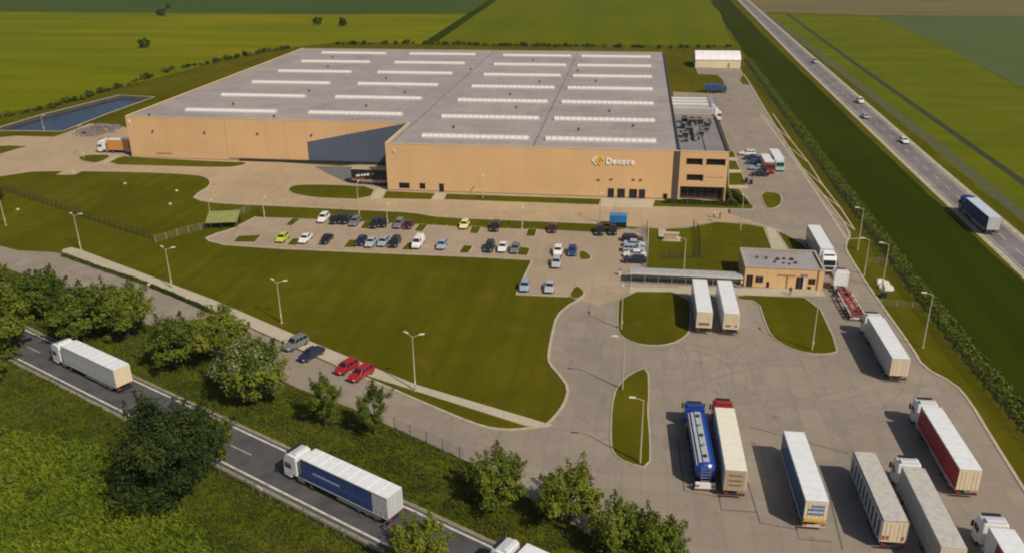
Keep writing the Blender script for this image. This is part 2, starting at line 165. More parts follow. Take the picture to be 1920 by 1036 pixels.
LAWN = grass_mat('lawn', (.054, .058, .0025), (.084, .080, .0035), (.122, .112, .005), (.135, .100, .016), .045, .53, (.42, .02, 1, .46), .38)
VERGE = grass_mat('verge_grass', (.045, .066, .004), (.080, .095, .005), (.125, .128, .008), (.16, .125, .022), .06, .54)
F_WEST = grass_mat('field_west', (.090, .122, .002), (.145, .155, .003), (.215, .188, .004), None, .006, .5, (.006, .05, 1))
F_FARW = grass_mat('field_far_west', (.040, .070, .018), (.052, .082, .020), (.066, .095, .022), None, .006, .5, (.006, .05, 1))
F_BACK = grass_mat('field_back', (.080, .104, .003), (.108, .124, .003), (.135, .136, .004), None, .008, .5, (.05, .006, 1))
F_STRIP = grass_mat('field_strip', (.019, .032, .001), (.027, .041, .0015), (.038, .048, .002), None, .02, .5, (.2, .008, 1))
F_RIGHT = grass_mat('field_right', (.078, .100, .004), (.110, .126, .005), (.142, .144, .007), (.16, .160, .018), .02, .56, (.012, .09, 1, .5))
F_RDARK = grass_mat('field_right_dark', (.070, .100, .036), (.085, .115, .042), (.10, .125, .046), None, .01, .5, (.02, .12, 1, -.35))
F_BROWN = grass_mat('field_brown', (.12, .105, .050), (.165, .135, .066), (.19, .155, .078), None, .008, .5, (.004, .05, 1))
PAVE = paving_mat('yard_paving', (.285, .238, .190), (.160, .137, .116))
PAVE2 = paving_mat('lot_paving', (.415, .310, .190), (.27, .200, .125))
PAVE3 = paving_mat('car_park_paving', (.36, .280, .195), (.235, .185, .135))
PATHM = paving_mat('path_paving', (.43, .38, .28), (.30, .26, .20), joints=False)
DOCK_DARK = plain('dock_dark_grey', (.135, .135, .135), .85, 0, .25, .8)
ASPH = plain('asphalt', (.075, .072, .074), .85, 0, .4, .35)
ASPH_OLD = plain('old_asphalt', (.17, .15, .155), .8, 0, .3, .12)
KERB = plain('kerb_concrete', (.42, .355, .26), .85, 0, .2, .8)
WHITE_LINE = plain('road_paint', (.50, .48, .44), .7, 0, .35, 1.2)
def wall_mat(name, col):
    mt, nt, bs = new_mat(name)
    a = noise(nt, .12, 4, .6); b = noise(nt, 1.2, 5, .6, 0, None, (1.0, 1.0, .12))
    oi = nt.nodes.new('ShaderNodeObjectInfo')
    c = ramp(nt, a, [(.3, sc(col, .93)), (.7, sc(col, 1.06))])
    c = mixc(nt, ramp(nt, b, [(.5, (0, 0, 0)), (.8, (.22, .22, .22))]), c, sc(col, .72))
    c = mixc(nt, .22, c, ramp(nt, oi.outputs['Random'], [(0, sc(col, .92)), (1, sc(col, 1.08))]))
    nt.links.new(c, bs.inputs['Base Color']); bs.inputs['Roughness'].default_value = .6
    bs.inputs['Specular IOR Level'].default_value = .3
    MATS[name] = mt; return mt
TAN = wall_mat('tan_cladding', (.67, .43, .222))
TAN2 = wall_mat('office_render', (.69, .44, .225))
BLUEGREY = wall_mat('blue_grey_panel', (.095, .118, .165))
DARKM = plain('dark_metal', (.03, .03, .034), .5, .3)
BROWN = plain('brown_cladding', (.085, .062, .05), .5)
TRIM = plain('roof_trim', (.62, .50, .34), .5)
def roof_mat(name, col):
    mt, nt, bs = new_mat(name)
    a = noise(nt, .06, 6, .65, .6); b = noise(nt, .5, 6, .7); s = noise(nt, .35, 5, .7, .2, None, (.25, 1.6, 1))
    c = ramp(nt, a, [(.3, sc(col, .82)), (.5, col), (.7, sc(col, 1.15))])
    c = mixc(nt, ramp(nt, b, [(.5, (0, 0, 0)), (.75, (.35, .35, .35))]), c, sc(col, .6))
    c = mixc(nt, ramp(nt, s, [(.54, (0, 0, 0)), (.70, (.55, .55, .55))]), c, sc(col, .5))
    pd = noise(nt, .16, 3, .5, .3)
    c = mixc(nt, ramp(nt, pd, [(.60, (0, 0, 0)), (.63, (.28, .28, .28)), (.75, (.18, .18, .18))]), c, sc(col, .62))
    s3 = noise(nt, .4, 4, .7, 0, None, (2.2, .08, 1))
    c = mixc(nt, ramp(nt, s3, [(.52, (0, 0, 0)), (.72, (.3, .3, .3))]), c, sc(col, 1.35))
    nt.links.new(c, bs.inputs['Base Color']); bs.inputs['Roughness'].default_value = .75
    MATS[name] = mt; return mt
ROOF = roof_mat('roof_membrane', (.335, .290, .280))
ROOF2 = roof_mat('office_roof_membrane', (.22, .20, .20)); ROOF3 = roof_mat('gatehouse_roof_membrane', (.32, .29, .29))
SKYL = plain('skylight_plastic', (.66, .64, .62), .45, 0, .16, .12)
GLASS = plain('window_glass', (.018, .017, .020), .18, 0, .2, .4, spec=.3)
CARGLASS = plain('car_glass', (.015, .018, .024), .06, 0, .1, .8, spec=.8)
RUBBER = plain('rubber', (.02, .02, .02), .85)
RIM = plain('wheel_rim', (.32, .32, .33), .35, .8)
CHASSIS = plain('chassis_steel', (.045, .045, .048), .6, .3)
GALV = plain('galvanised_steel', (.42, .42, .40), .45, .6)
POLE = plain('lamp_pole', (.48, .45, .30), .5, .2)
LAMPH = plain('lamp_head', (.62, .58, .42), .4)
WHITE = paint('white_paint', (.76, .78, .80), .4, .2)
CREAM = paint('cream_paint', (.72, .60, .42), .4, .12)
GREYP = paint('grey_tarp', (.50, .475, .44), .75, .5)
LIGHTR = plain('red_lens', (.45, .012, .01), .2)
LIGHTW = plain('clear_lens', (.7, .7, .68), .12)
ORANGE = paint('orange_tarp', (.62, .26, .045), .55, .1)
BARK = plain('bark', (.075, .055, .038), .9, 0, .3, 3, .4)
LEAF_A = leaf_mat('leaf_green', (.042, .072, .009), (.100, .138, .015), (.185, .212, .025))
LEAF_B = leaf_mat('leaf_bright', (.050, .082, .008), (.115, .148, .013), (.205, .224, .024))
LEAF_D = leaf_mat('leaf_dark', (.016, .034, .008), (.042, .066, .012), (.098, .115, .020))
LEAF_H = leaf_mat('leaf_hedge', (.075, .105, .012), (.125, .150, .018), (.175, .190, .026))
LEAF_C = leaf_mat('leaf_crop', (.095, .142, .009), (.165, .208, .012), (.250, .270, .020))
LEAF_G = leaf_mat('leaf_grass', (.052, .078, .010), (.100, .118, .016), (.180, .160, .038))
BLOSSOM = leaf_mat('blossom', (.20, .22, .12), (.30, .31, .19), (.42, .42, .28))

# ------------------------------------------------------------------ mesh helpers
class MB:
    def __init__(s): s.v = []; s.f = []
    def box(s, x0, x1, y0, y1, z0, z1, taper=0.0):
        b = len(s.v); t = taper
        s.v += [(x0, y0, z0), (x1, y0, z0), (x1, y1, z0), (x0, y1, z0), (x0 + t, y0 + t, z1), (x1 - t, y0 + t, z1), (x1 - t, y1 - t, z1), (x0 + t, y1 - t, z1)]
        s.f += [(b, b + 3, b + 2, b + 1), (b + 4, b + 5, b + 6, b + 7), (b, b + 1, b + 5, b + 4), (b + 1, b + 2, b + 6, b + 5), (b + 2, b + 3, b + 7, b + 6), (b + 3, b, b + 4, b + 7)]
        return s
    def tube(s, a, b_, r0, r1=None, n=8):
        r1 = r0 if r1 is None else r1
        a = Vector(a); b_ = Vector(b_); d = (b_ - a).normalized()
        u = d.orthogonal().normalized(); w = d.cross(u); b = len(s.v)
        for p, r in ((a, r0), (b_, r1)):
            for i in range(n):
                t = 2 * math.pi * i / n; s.v.append(tuple(p + u * (r * math.cos(t)) + w * (r * math.sin(t))))
        for i in range(n):
            j = (i + 1) % n; s.f.append((b + i, b + j, b + n + j, b + n + i))
        s.f.append(tuple(b + i for i in reversed(range(n)))); s.f.append(tuple(b + n + i for i in range(n)))
        return s
    def prism(s, pts, y0, y1):
        """side profile (x,z), counter-clockwise seen from -y, swept along y"""
        n = len(pts); b = len(s.v)
        s.v += [(x, y0, z) for x, z in pts] + [(x, y1, z) for x, z in pts]
        for i in range(n):
            j = (i + 1) % n; s.f.append((b + j, b + i, b + n + i, b + n + j))
        for t in tessellate_polygon([[Vector((x, z, 0)) for x, z in pts]]):
            s.f.append((b + t[0], b + t[1], b + t[2])); s.f.append((b + n + t[2], b + n + t[1], b + n + t[0]))
        return s
    def slab(s, pts, z0, z1):
        """plan polygon (x,y) between two heights"""
        n = len(pts); b = len(s.v)
        s.v += [(x, y, z0) for x, y in pts] + [(x, y, z1) for x, y in pts]
        for i in range(n):
            j = (i + 1) % n; s.f.append((b + i, b + j, b + n + j, b + n + i))
        for t in tessellate_polygon([[Vector((x, y, 0)) for x, y in pts]]):
            s.f.append((b + n + t[0], b + n + t[1], b + n + t[2]))
        return s
    def ribbon(s, pts, w, z0, z1, closed=False):
        n = len(pts); P = [Vector(p) for p in pts]; b = len(s.v)
        for i in range(n):
            if closed: p0, p1 = P[i - 1], P[(i + 1) % n]
            else: p0, p1 = P[max(0, i - 1)], P[min(n - 1, i + 1)]
            d = (p1 - p0).normalized(); nn = Vector((-d.y, d.x)) * (w / 2)
            for q, z in ((P[i] + nn, z0), (P[i] + nn, z1), (P[i] - nn, z1), (P[i] - nn, z0)): s.v.append((q.x, q.y, z))
        for i in range(n if closed else n - 1):
            a = b + i * 4; c = b + ((i + 1) % n) * 4
            for k in range(3): s.f.append((a + k, a + k + 1, c + k + 1, c + k))
        return s
    def quad(s, a, b, c, d):
        n = len(s.v); s.v += [a, b, c, d]; s.f.append((n, n + 1, n + 2, n + 3)); return s
    def mesh(s, name, mat):
        me = bpy.data.meshes.new(name); me.from_pydata(s.v, [], s.f)
        bm = bmesh.new(); bm.from_mesh(me); bmesh.ops.recalc_face_normals(bm, faces=bm.faces); bm.to_mesh(me); bm.free()
        if mat: me.materials.append(mat)
        return me
    def build(s, name, mat, parent=None, loc=None):
        return link(name, s.mesh(name, mat), parent, loc)
def link(name, me, parent=None, loc=None, rz=0.0):
    o = bpy.data.objects.new(name, me); C.objects.link(o)
    if parent: o.parent = parent
    if loc: o.location = loc
    if rz: o.rotation_euler = (0, 0, rz)
    return o
def bevelled(mb, name, mat, w=.05, seg=2):
    me = mb.mesh(name, mat); bm = bmesh.new(); bm.from_mesh(me)
    bmesh.ops.remove_doubles(bm, verts=bm.verts, dist=1e-4)
    eds = [e for e in bm.edges if len(e.link_faces) == 2 and e.calc_face_angle(0) > .5]
    bmesh.ops.bevel(bm, geom=eds, offset=w, segments=seg, affect='EDGES', profile=.5, clamp_overlap=True)
    bm.to_mesh(me); bm.free()
    for p in me.polygons: p.use_smooth = False
    return me
def thing(name, label, cat, loc=(0, 0, 0), rz=0.0, group=None):
    o = link(name, None, None, loc, rz); return tag(o, label, cat, group)
def tag(o, label, cat, group=None):
    o['label'] = label; o['category'] = cat
    if group: o['group'] = group
    return o
def struct(o, label=None):
    o['kind'] = 'structure'
    if label: o['label'] = label; 
    return o
def copy_tree(o, parent=None):
    c = o.copy(); C.objects.link(c); c.parent = parent
    for ch in list(o.children): copy_tree(ch, c)
    return c
def chaikin(pts, it=2):
    for _ in range(it):
        q = []
        for i in range(len(pts)):
            a, b = pts[i], pts[(i + 1) % len(pts)]
            q += [(a[0] * .75 + b[0] * .25, a[1] * .75 + b[1] * .25), (a[0] * .25 + b[0] * .75, a[1] * .25 + b[1] * .75)]
        pts = q
    return pts
def smooth_line(pts, it=2):
    for _ in range(it):
        q = [pts[0]]
        for a, b in zip(pts, pts[1:]):
            q += [(a[0] * .75 + b[0] * .25, a[1] * .75 + b[1] * .25), (a[0] * .25 + b[0] * .75, a[1] * .25 + b[1] * .75)]
        pts = q + [pts[-1]]
    return pts
def along(pts, step, start=0.0):
    out = []; acc = start
    for a, b in zip(pts, pts[1:]):
        L = math.dist(a, b); t = acc
        while t < L:
            k = t / L; out.append((a[0] + (b[0] - a[0]) * k, a[1] + (b[1] - a[1]) * k, math.atan2(b[1] - a[1], b[0] - a[0]))); t += step
        acc = t - L
    return out

# ------------------------------------------------------------------ ground, fields, roads, paving
POND = PLAN['pond']
bank = PLAN['pond_bank']
def tess_ground():
    outer = [(-4000, -1500), (4000, -1500), (4000, 6000), (-4000, 6000)]
    me = bpy.data.meshes.new('ground'); allp = outer + bank
    tr = tessellate_polygon([[Vector((*p, 0)) for p in outer], [Vector((*p, 0)) for p in bank]])
    me.from_pydata([(x, y, 0) for x, y in allp], [], [tuple(t) for t in tr])
    bm = bmesh.new(); bm.from_mesh(me)
    bmesh.ops.recalc_face_normals(bm, faces=bm.faces)
    for f in bm.faces:
        if f.normal.z < 0: f.normal_flip()
    bm.to_mesh(me); bm.free(); me.materials.append(LAWN); return me
struct(link('ground', tess_ground()))
def ragged(pts, amp, step=6.0):
    """a field margin that wanders a little instead of running ruler straight"""
    out = []; r = random.Random(len(pts) * 31 + int(abs(pts[0][0])))
    for a, b_ in zip(pts, pts[1:] + pts[:1]):
        L = math.dist(a, b_); k = max(1, min(60, int(L / step))); nx, ny = -(b_[1] - a[1]) / max(L, .01), (b_[0] - a[0]) / max(L, .01); o = 0.0
        for i in range(k):
            t = i / k; o = o * .6 + r.uniform(-amp, amp) * .6; e = o if i else 0.0
            out.append((a[0] + (b_[0] - a[0]) * t + nx * e, a[1] + (b_[1] - a[1]) * t + ny * e))
    return out
def sheet(name, pts, z, mat, base=None):
    return struct(MB().slab(pts, (z - .03) if base is None else base, z).build(name, mat))
sheet('field_west', ragged(PLAN['field_west'], 1.6), .020, F_WEST)
sheet('field_far_west', ragged(PLAN['field_west_far'], 1.6), .028, F_FARW)
sheet('field_back', ragged(PLAN['field_back'], 1.6), .024, F_BACK)
sheet('field_strip', ragged(PLAN['field_strip'], 0.5), .020, F_STRIP)
sheet('field_right', ragged(PLAN['field_right'], 0.8), .022, F_RIGHT)
sheet('field_right_dark', ragged(PLAN['field_right_dark'], 1.6), .030, F_RDARK)
sheet('field_brown', ragged(PLAN['field_far_brown'], 1.6), .036, F_BROWN)
sheet('verge', PLAN['verge'], .010, VERGE)
struct(MB().ribbon(smooth_line(PLAN['field_lane'], 1), 7.0, -.01, .044).build('field_lane', F_STRIP))
# the pond: sloped banks down to a water sheet
mb = MB(); n = len(bank)
cx = sum(p[0] for p in bank) / n; cy = sum(p[1] for p in bank) / n
inner = [(cx + (x - cx) * .80, cy + (y - cy) * .90) for x, y in bank]
mb.v = [(x, y, 0) for x, y in bank] + [(x, y, -2.0) for x, y in inner]
mb.f = [(i, (i + 1) % n, n + (i + 1) % n, n + i) for i in range(n)] + [tuple(n + i for i in range(n))]
struct(mb.build('pond_basin', plain('pond_liner', (.045, .042, .036), .8, 0, .3, .3)))
mt, nt, bs = new_mat('pond_water')
bs.inputs['Base Color'].default_value = (.007, .018, .050, 1); bs.inputs['Roughness'].default_value = .2
bump(nt, bs, noise(nt, 1.2, 4, .6), .12, .05)
wt = [(cx + (x - cx) * .90, cy + (y - cy) * .95) for x, y in bank]
struct(MB().slab(wt, -1.15, -1.0).build('pond_water', mt))
rim_ = MB().ribbon(bank, .5, -.05, .10, True); struct(rim_.build('pond_kerb', KERB))
# right-hand country road with verges
rr = PLAN['road_right']
sheet('country_road', [(73.9, 60), (80.3, 60), (81.4, 240), (83.6, 420), (90.0, 900), (84, 900), (76.0, 420), (74.4, 240)], .044, ASPH_OLD)
for dx, nm in ((-.3, 'gravel_shoulder'), (1.0, 'gravel_shoulder')):
    if dx < 0: line = [(73.3, 60), (73.8, 240), (75.4, 420), (83.6, 900)]
    else: line = [(80.8, 60), (81.9, 240), (84.1, 420), (90.6, 900)]
    struct(MB().ribbon(line, 1.3, 0, .048).build(nm, plain('gravel', (.38, .345, .24), .9, 0, .3, .6)))
for k, (a, b, y) in enumerate([(77.2, 77.2, y0) for y0 in range(70, 560, 9)]):
    t = (y - 60) / 840; xx = 77.1 + t * 10.4 * t ** .55
    if y < 420: struct(MB().slab([(xx - .09, y), (xx + .09, y), (xx + .09 , y + 4), (xx - .09, y + 4)], .03, .052).build('lane_dash', WHITE_LINE))
for off in (-2.9, 2.7):
    ln = [(77.2 + off, 60), (78.0 + off, 240), (79.9 + off, 420), (87.5 + off, 900)]
    struct(MB().ribbon(ln, .15, .03, .052).build('edge_line', WHITE_LINE))
sheet('farm_track', PLAN['track']['left'] + PLAN['track']['right'][::-1], .030, plain('track_soil', (.070, .076, .022), .95, 0, .3, .4))
struct(MB().ribbon([(97.5, 180), (98.5, 300), (99.5, 420), (103, 640)], 2.2, -.1, .045).build('ditch', plain('ditch_soil', (.020, .026, .008), .95, 0, .3, .4)))
# road in front
RD = Vector((-.8949, .4463)); RN = Vector((.4463, .8949))          # direction to the upper left, normal away from the camera
R0 = Vector((-64.96, 91.39))                                       # a point on the near edge
def road_pt(s, off): p = R0 + RD * s + RN * off; return (p.x, p.y)
sheet('front_road', [road_pt(140, -.6), road_pt(-110, -.6), road_pt(-110, 6.5), road_pt(140, 6.5)], .040, ASPH)
for off in (0.0, 6.0):
    struct(MB().ribbon([road_pt(140, off), road_pt(-110, off)], .30, .02, .046).build('edge_line', WHITE_LINE))
for k in range(-11, 14):
    struct(MB().ribbon([road_pt(k * 10, 3.0), road_pt(k * 10 + 4, 3.0)], .12, .02, .046).build('lane_dash', WHITE_LINE))
for off in (-.85, 6.75):
    struct(MB().ribbon([road_pt(140, off), road_pt(-110, off)], .5, 0, .032).build('gravel_shoulder', plain('road_gravel', (.24, .21, .15), .9, 0, .3, 1.5)))
# paved areas
sheet('yard_road', PLAN['yard_road'], .050, PAVE2, 0)
sheet('truck_yard', PLAN['truck_yard'], .042, PAVE, 0)
sheet('parking_lot', PLAN['parking_lot'], .056, PAVE3, 0)
sheet('dock_dark_patch', PLAN['dock_dark_patch'], .060, DOCK_DARK, 0)  # ground between left wing and block coloured a darker grey
sheet('footpath', PLAN['footpath'], .085, PATHM, 0)
sheet('entrance_pavement', PLAN['entrance_pavement'], .075, PATHM, 0)
sheet('gate_path', PLAN['gate_path'], .072, PATHM, 0)
sheet('gatehouse_pavement', PLAN['gatehouse_pavement'], .078, PATHM, 0)
for pl in PLAN['cross_paths']: sheet('cross_path', pl, .150, PATHM, 0)
ROUND = {'west_facade', 'west_facade_long', 'dock', 'west_of_trailers', 'tanker', 'car_row_end', 'east_of_trailers', 'lot_l', 'lot_m'}
for k, pts in PLAN['islands'].items():
    q = pts if k not in ROUND else chaikin(pts, 1)
    struct(MB().slab(q, 0, .125).build('lawn', LAWN))
    struct(MB().ribbon(q, .20, 0, .145, True).build('kerb', KERB))
for i, ln in enumerate(PLAN['kerb_lines']): struct(MB().ribbon(ln if i in (0, 5) else smooth_line(ln, 1), .42, 0, .130).build('kerb', KERB))
DRAIN = plain('drain_slot', (.10, .085, .075), .9)
for ln in PLAN['drains']: struct(MB().ribbon(ln, .16, .03, .050).build('drain_channel', DRAIN))
# tyre marks and oil stains in the truck yard
TYRE = plain('tyre_mark', (.232, .196, .160), .9, 0, .2, .8); OIL = plain('oil_stain', (.185, .158, .132), .8, 0, .3, 1.5)
rt = random.Random(88)
def tyre_pair(cx_, cy_, rad, a0, a1, gauge=1.9):
    for dr in (0, gauge):
        pts = [(cx_ + (rad + dr) * math.cos(a0 + (a1 - a0) * k / 14), cy_ + (rad + dr) * math.sin(a0 + (a1 - a0) * k / 14)) for k in range(15)]
        struct(MB().ribbon(pts, .28, .03, .0465 + rt.uniform(0, .0015)).build('tyre_mark', TYRE))
for a in ((-2, 118, 12, -.2, 1.1), (32, 112, 16, 2.2, 3.3), (20, 122, 22, -1.2, -.2), (8, 112, 9, .3, 1.5), (14, 140, 34, -1.5, -.9), (30, 92, 26, 1.7, 2.4), (-16, 98, 18, -.5, .6)): tyre_pair(*a)
for k in range(14):
    x_, y_ = rt.uniform(5, 38), rt.uniform(76, 118); s_ = rt.uniform(.15, .5)
    pts = [(x_ + s_ * rt.uniform(.6, 1.1) * math.cos(i * .63), y_ + s_ * 1.3 * rt.uniform(.6, 1.1) * math.sin(i * .63)) for i in range(10)]
    struct(MB().slab(pts, .03, .0482 + .0004 * (k % 3)).build('oil_stain', OIL))
# faint parking bay lines in the car park
for x in [-78 + 2.75 * i for i in range(23)]:
    for y0, y1 in ((169.6, 174.4), (157.9, 162.6)):
        struct(MB().slab([(x, y0), (x + .1, y0), (x + .1, y1), (x, y1)], .03, .0605).build('bay_line', plain('bay_paint', (.46, .39, .31), .8)))
# lane markings of the yard's eastern strip (pale zigzag)
zz = [(43.2, 300), (44.3, 262), (44.9, 236), (45.1, 214), (45.2, 196), (45.3, 181), (45.4, 174)]
z2 = [(47.4, 300), (47.5, 262), (48.2, 236), (47.9, 214), (48.4, 196), (48.2, 181)]
for i in range(len(zz) - 1):
    struct(MB().ribbon([zz[i], zz[i + 1]], .45, .03, .0505).build('yard_marking', KERB))
    if i < len(z2) - 1:
        struct(MB().ribbon([zz[i], z2[i + 1]], .30, .03, .0515).build('yard_marking', KERB))
        struct(MB().ribbon([z2[i], z2[i + 1]], .35, .03, .0525).build('yard_marking', KERB))
struct(MB().ribbon([(45.0, 175), (49.3, 176)], .35, .03, .0535).build('yard_marking', KERB))

# ------------------------------------------------------------------ warehouse
WX0, WX1, WYF, WYL, WYB, XJ, WH = -141.6, 11.3, 198.3, 221.5, 359.2, -59.6, 12.0
wh = thing('warehouse', 'vast tan warehouse with flat grey roof and rows of white skylights', 'warehouse', (-60, 290, 0))
def wpart(mb, name, mat, parent=wh):
    return mb.build(name, mat, parent, (60, -290, 0) if parent is wh else None)
foot = [(WX0 + .2, WYL + .2), (XJ + .2, WYL + .2), (XJ + .2, WYF + .2), (WX1 - .2, WYF + .2), (WX1 - .2, WYB - .2), (WX0 + .2, WYB - .2)]
core = wpart(MB().slab(foot, 0, WH - .45), 'roof', ROOF)
def panels(x0, x1, y, step, z0, z1, mat, name='wall_panel', proud=0.0, skip=None):
    nn = max(1, round((x1 - x0) / step)); w = (x1 - x0) / nn
    for i in range(nn):
        a = x0 + i * w
        if skip and skip(a, a + w): continue
        wpart(MB().box(a + .008, a + w - .008, y - proud, y + .2, z0, z1), name, mat)
# front block
panels(XJ, 9.9, WYF, 5.8, .35, WH - .12, TAN)
wpart(MB().box(XJ + .05, WX1, WYF + .04, WYF + .2, 0, .36), 'plinth', plain('plinth_concrete', (.30, .25, .20), .8))
wpart(MB().box(10.0, 11.35, WYF - .05, WYF + .2, 0, WH - .2), 'corner_strip', BROWN)
# left wing: tan cladding, coloured blue-grey below a slanted line next to the block
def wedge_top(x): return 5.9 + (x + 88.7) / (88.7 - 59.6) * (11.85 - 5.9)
xs = [WX0 + i * (-88.7 - WX0) / 9 for i in range(10)]
for a, b in zip(xs, xs[1:]):
    z0 = .35 if b < -109 else .75
    wpart(MB().box(a + .02, b - .02, WYL, WYL + .2, z0, WH - .12), 'wall_panel', TAN)
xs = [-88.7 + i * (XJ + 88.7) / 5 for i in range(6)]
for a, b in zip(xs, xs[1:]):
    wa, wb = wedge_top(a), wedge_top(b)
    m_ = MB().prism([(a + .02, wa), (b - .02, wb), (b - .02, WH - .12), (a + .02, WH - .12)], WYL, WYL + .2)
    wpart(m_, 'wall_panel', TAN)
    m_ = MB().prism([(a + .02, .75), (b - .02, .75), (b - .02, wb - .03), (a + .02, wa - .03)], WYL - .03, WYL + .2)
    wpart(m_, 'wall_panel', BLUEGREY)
wpart(MB().box(WX0, -109.2, WYL + .05, WYL + .2, 0, .36), 'plinth', plain('plinth_concrete', (.30, .25, .20), .8))
wpart(MB().box(-109, XJ, WYL - .5, WYL + .2, 0, .72), 'dock_bumper', DARKM)
# side and rear walls
for i in range(20):
    y0 = WYL + i * (WYB - WYL) / 20; y1 = y0 + (WYB - WYL) / 20
    wpart(MB().box(WX0, WX0 + .2, y0 + .02, y1 - .02, .3, WH - .12), 'wall_panel', TAN)
for i in range(4):
    y0 = WYF + .2 + i * (WYL - WYF) / 4; y1 = y0 + (WYL - WYF) / 4
    wpart(MB().box(XJ, XJ + .2, y0 + .02, y1 - .02, .3, WH - .12), 'wall_panel', TAN)
for i in range(22):
    y0 = 238.9 + i * (WYB - 238.9) / 22; y1 = y0 + (WYB - 238.9) / 22
    wpart(MB().box(WX1 - .2, WX1, y0 + .02, y1 - .02, .3, WH - .12), 'wall_panel', TAN)
panels(WX0 + .2, WX1 - .2, WYB - .2, 7.5, .3, WH - .12, TAN)
# parapet cappings
cap = plain('parapet_cap', (.33, .30, .29), .5, .3)
for (a, b) in (((WX0 - .02, WYL + .1), (XJ + .1, WYL + .1)), ((XJ - .05, WYF + .1), (WX1 + .05, WYF + .1))):
    wpart(MB().box(a[0], b[0], a[1] - .16, a[1] + .16, WH - .12, WH + .02), 'parapet_cap', TRIM)
wpart(MB().box(WX0 - .06, WX0 + .42, WYL + .3, WYB, WH - .12, WH + .06), 'parapet_cap', plain('pale_capping', (.66, .52, .30), .5))
wpart(MB().box(XJ - .06, XJ + .34, WYF + .3, WYL - .1, WH - .12, WH + .06), 'parapet_cap', plain('pale_capping', (.66, .52, .30), .5))
wpart(MB().box(WX1 - .25, WX1 + .12, WYF + .3, WYB, WH - .12, WH + .06), 'parapet_cap', plain('dark_capping', (.07, .075, .085), .5, .3))
wpart(MB().box(WX0 + .5, WX1 - .4, WYB - .3, WYB + .06, WH - .12, WH + .05), 'parapet_cap', cap)
# roof seams, fire walls and skylights
zr = WH - .45
for y in [209.6 + 11.52 * i for i in range(13)]:
    x0 = (XJ if y < WYL else WX0) + .8
    wpart(MB().box(x0, WX1 - .8, y - .07, y + .07, zr, zr + .02), 'roof_seam', plain('roof_seam', (.30, .265, .26), .8))
for x in (-23.3, -58.3):
    wpart(MB().box(x - .18, x + .18, (WYF if x > XJ else WYL) + .8, WYB - .8, zr, zr + .16), 'roof_gutter', plain('roof_gutter', (.22, .195, .19), .8, 0, .4, .3))
SK = []
for k in range(6):
    for x0 in (-128.5, -91.3): SK.append((x0, 232.0 + 23.05 * k))
for k in range(7):
    for x0 in (-52.5, -21.2): SK.append((x0, 207.6 + 23.05 * k))
sk_frame = MB().box(0, 27.2, -1.35, 1.35, 0, .35)
sk_panes = MB()
nP = 18
pw = 27.0 / nP
skf = sk_frame.mesh('frame', plain('skylight_frame', (.55, .52, .48), .5))
pane = MB()
prof = [(-1.28, .36), (-1.1, .62), (-.55, .84), (0, .9), (.55, .84), (1.1, .62), (1.28, .36)]
pb = len(prof)
pane.v = [(.06, y, z) for y, z in prof] + [(pw - .06, y, z) for y, z in prof]
pane.f = [(i, i + 1, pb + i + 1, pb + i) for i in range(pb - 1)] + [tuple(range(pb)), tuple(reversed(range(pb, 2 * pb)))]
pme = pane.mesh('pane', SKYL)
for i, (x, y) in enumerate(SK):
    s_ = link('skylight', skf, wh, (x + 60, y - 290, zr))
    for j in range(nP): link('pane', pme, s_, (.1 + j * pw, 0, 0))
# small roof vents and outlets
vent = MB().tube((0, 0, 0), (0, 0, .5), .22, .22, 8).tube((0, 0, .5), (0, 0, .65), .42, .3, 8).mesh('roof_vent', DARKM)
for x, y in [(-118, 243), (-104, 266), (-85, 290), (-112, 312), (-76, 243), (-70, 266), (-120, 335), (-45, 219), (-34, 243), (-14, 219), (-40, 266), (-8, 243), (-30, 289), (-12, 289), (-38, 335), (-60, 312), (-136, 226), (2, 225), (-100, 226), (-50, 300), (-20, 312)]:
    link('roof_vent', vent, wh, (x + 60 + rnd.uniform(-2, 2), y - 290 + rnd.uniform(-2, 2), zr))
# doors, windows, lamps on the front
def window(x0, x1, z0, z1, y, parent=wh, frame=DARKM, mull=1, name='window'):
    f = wpart(MB().box(x0, x1, y - .06, y + .05, z0, z1), name, frame, parent)
    n_ = mull; w = (x1 - x0 - .12) / n_
    for i in range(n_):
        wpart(MB().box(x0 + .09 + i * w, x0 + .03 + (i + 1) * w, y - .075, y - .05, z0 + .09, z1 - .09), 'pane', GLASS, f)
    return f
window(-56.6, -54.0, .75, 2.1, WYF, mull=3); window(-51.4, -50.0, .75, 2.15, WYF, mull=1)
window(-46.5, -45.3, .06, 2.2, WYF, name='door', frame=BROWN)
for a, b in ((-5.1, -3.6), (-2.8, -1.0), (0, 1.9), (2.3, 3.8)): window(a, b, .06, 2.35, WYF, name='door', mull=2, frame=BROWN)
window(8.0, 9.1, .06, 1.5, WYF, name='door', frame=plain('tan_door', (.40, .25, .12), .5))
for x, z in ((-4.4, 4.6), (.9, 4.7), (2.6, 4.7), (-7.4, 4.4)): wpart(MB().box(x - .35, x + .35, WYF - .22, WYF + .02, z - .12, z + .12), 'wall_vent', BROWN)
for x in (-133.9, -118.4, -102.8, -87.2): wpart(MB().box(x - .22, x + .22, WYL - .3, WYL + .02, 7.7, 8.15), 'wall_lamp', BROWN)
wpart(MB().box(-140.7, -140.3, WYL - .2, WYL, 10.1, 10.9), 'wall_lamp', WHITE)
wpart(MB().box(-57.6, -57.2, WYF - .2, WYF, 9.8, 10.4), 'wall_lamp', CREAM)
for i in range(7): wpart(MB().box(-134.0 + i * .7, -133.55 + i * .7, WYL - .05, WYL + .02, 1.35, 1.62 + .1 * (i % 3)), 'sign_letter', plain('faded_red', (.30, .10, .05), .6))
for x in (-112,): wpart(MB().tube((x, WYL - .1, .4), (x, WYL - .1, WH - .2), .06, .06, 6), 'downpipe', TRIM)

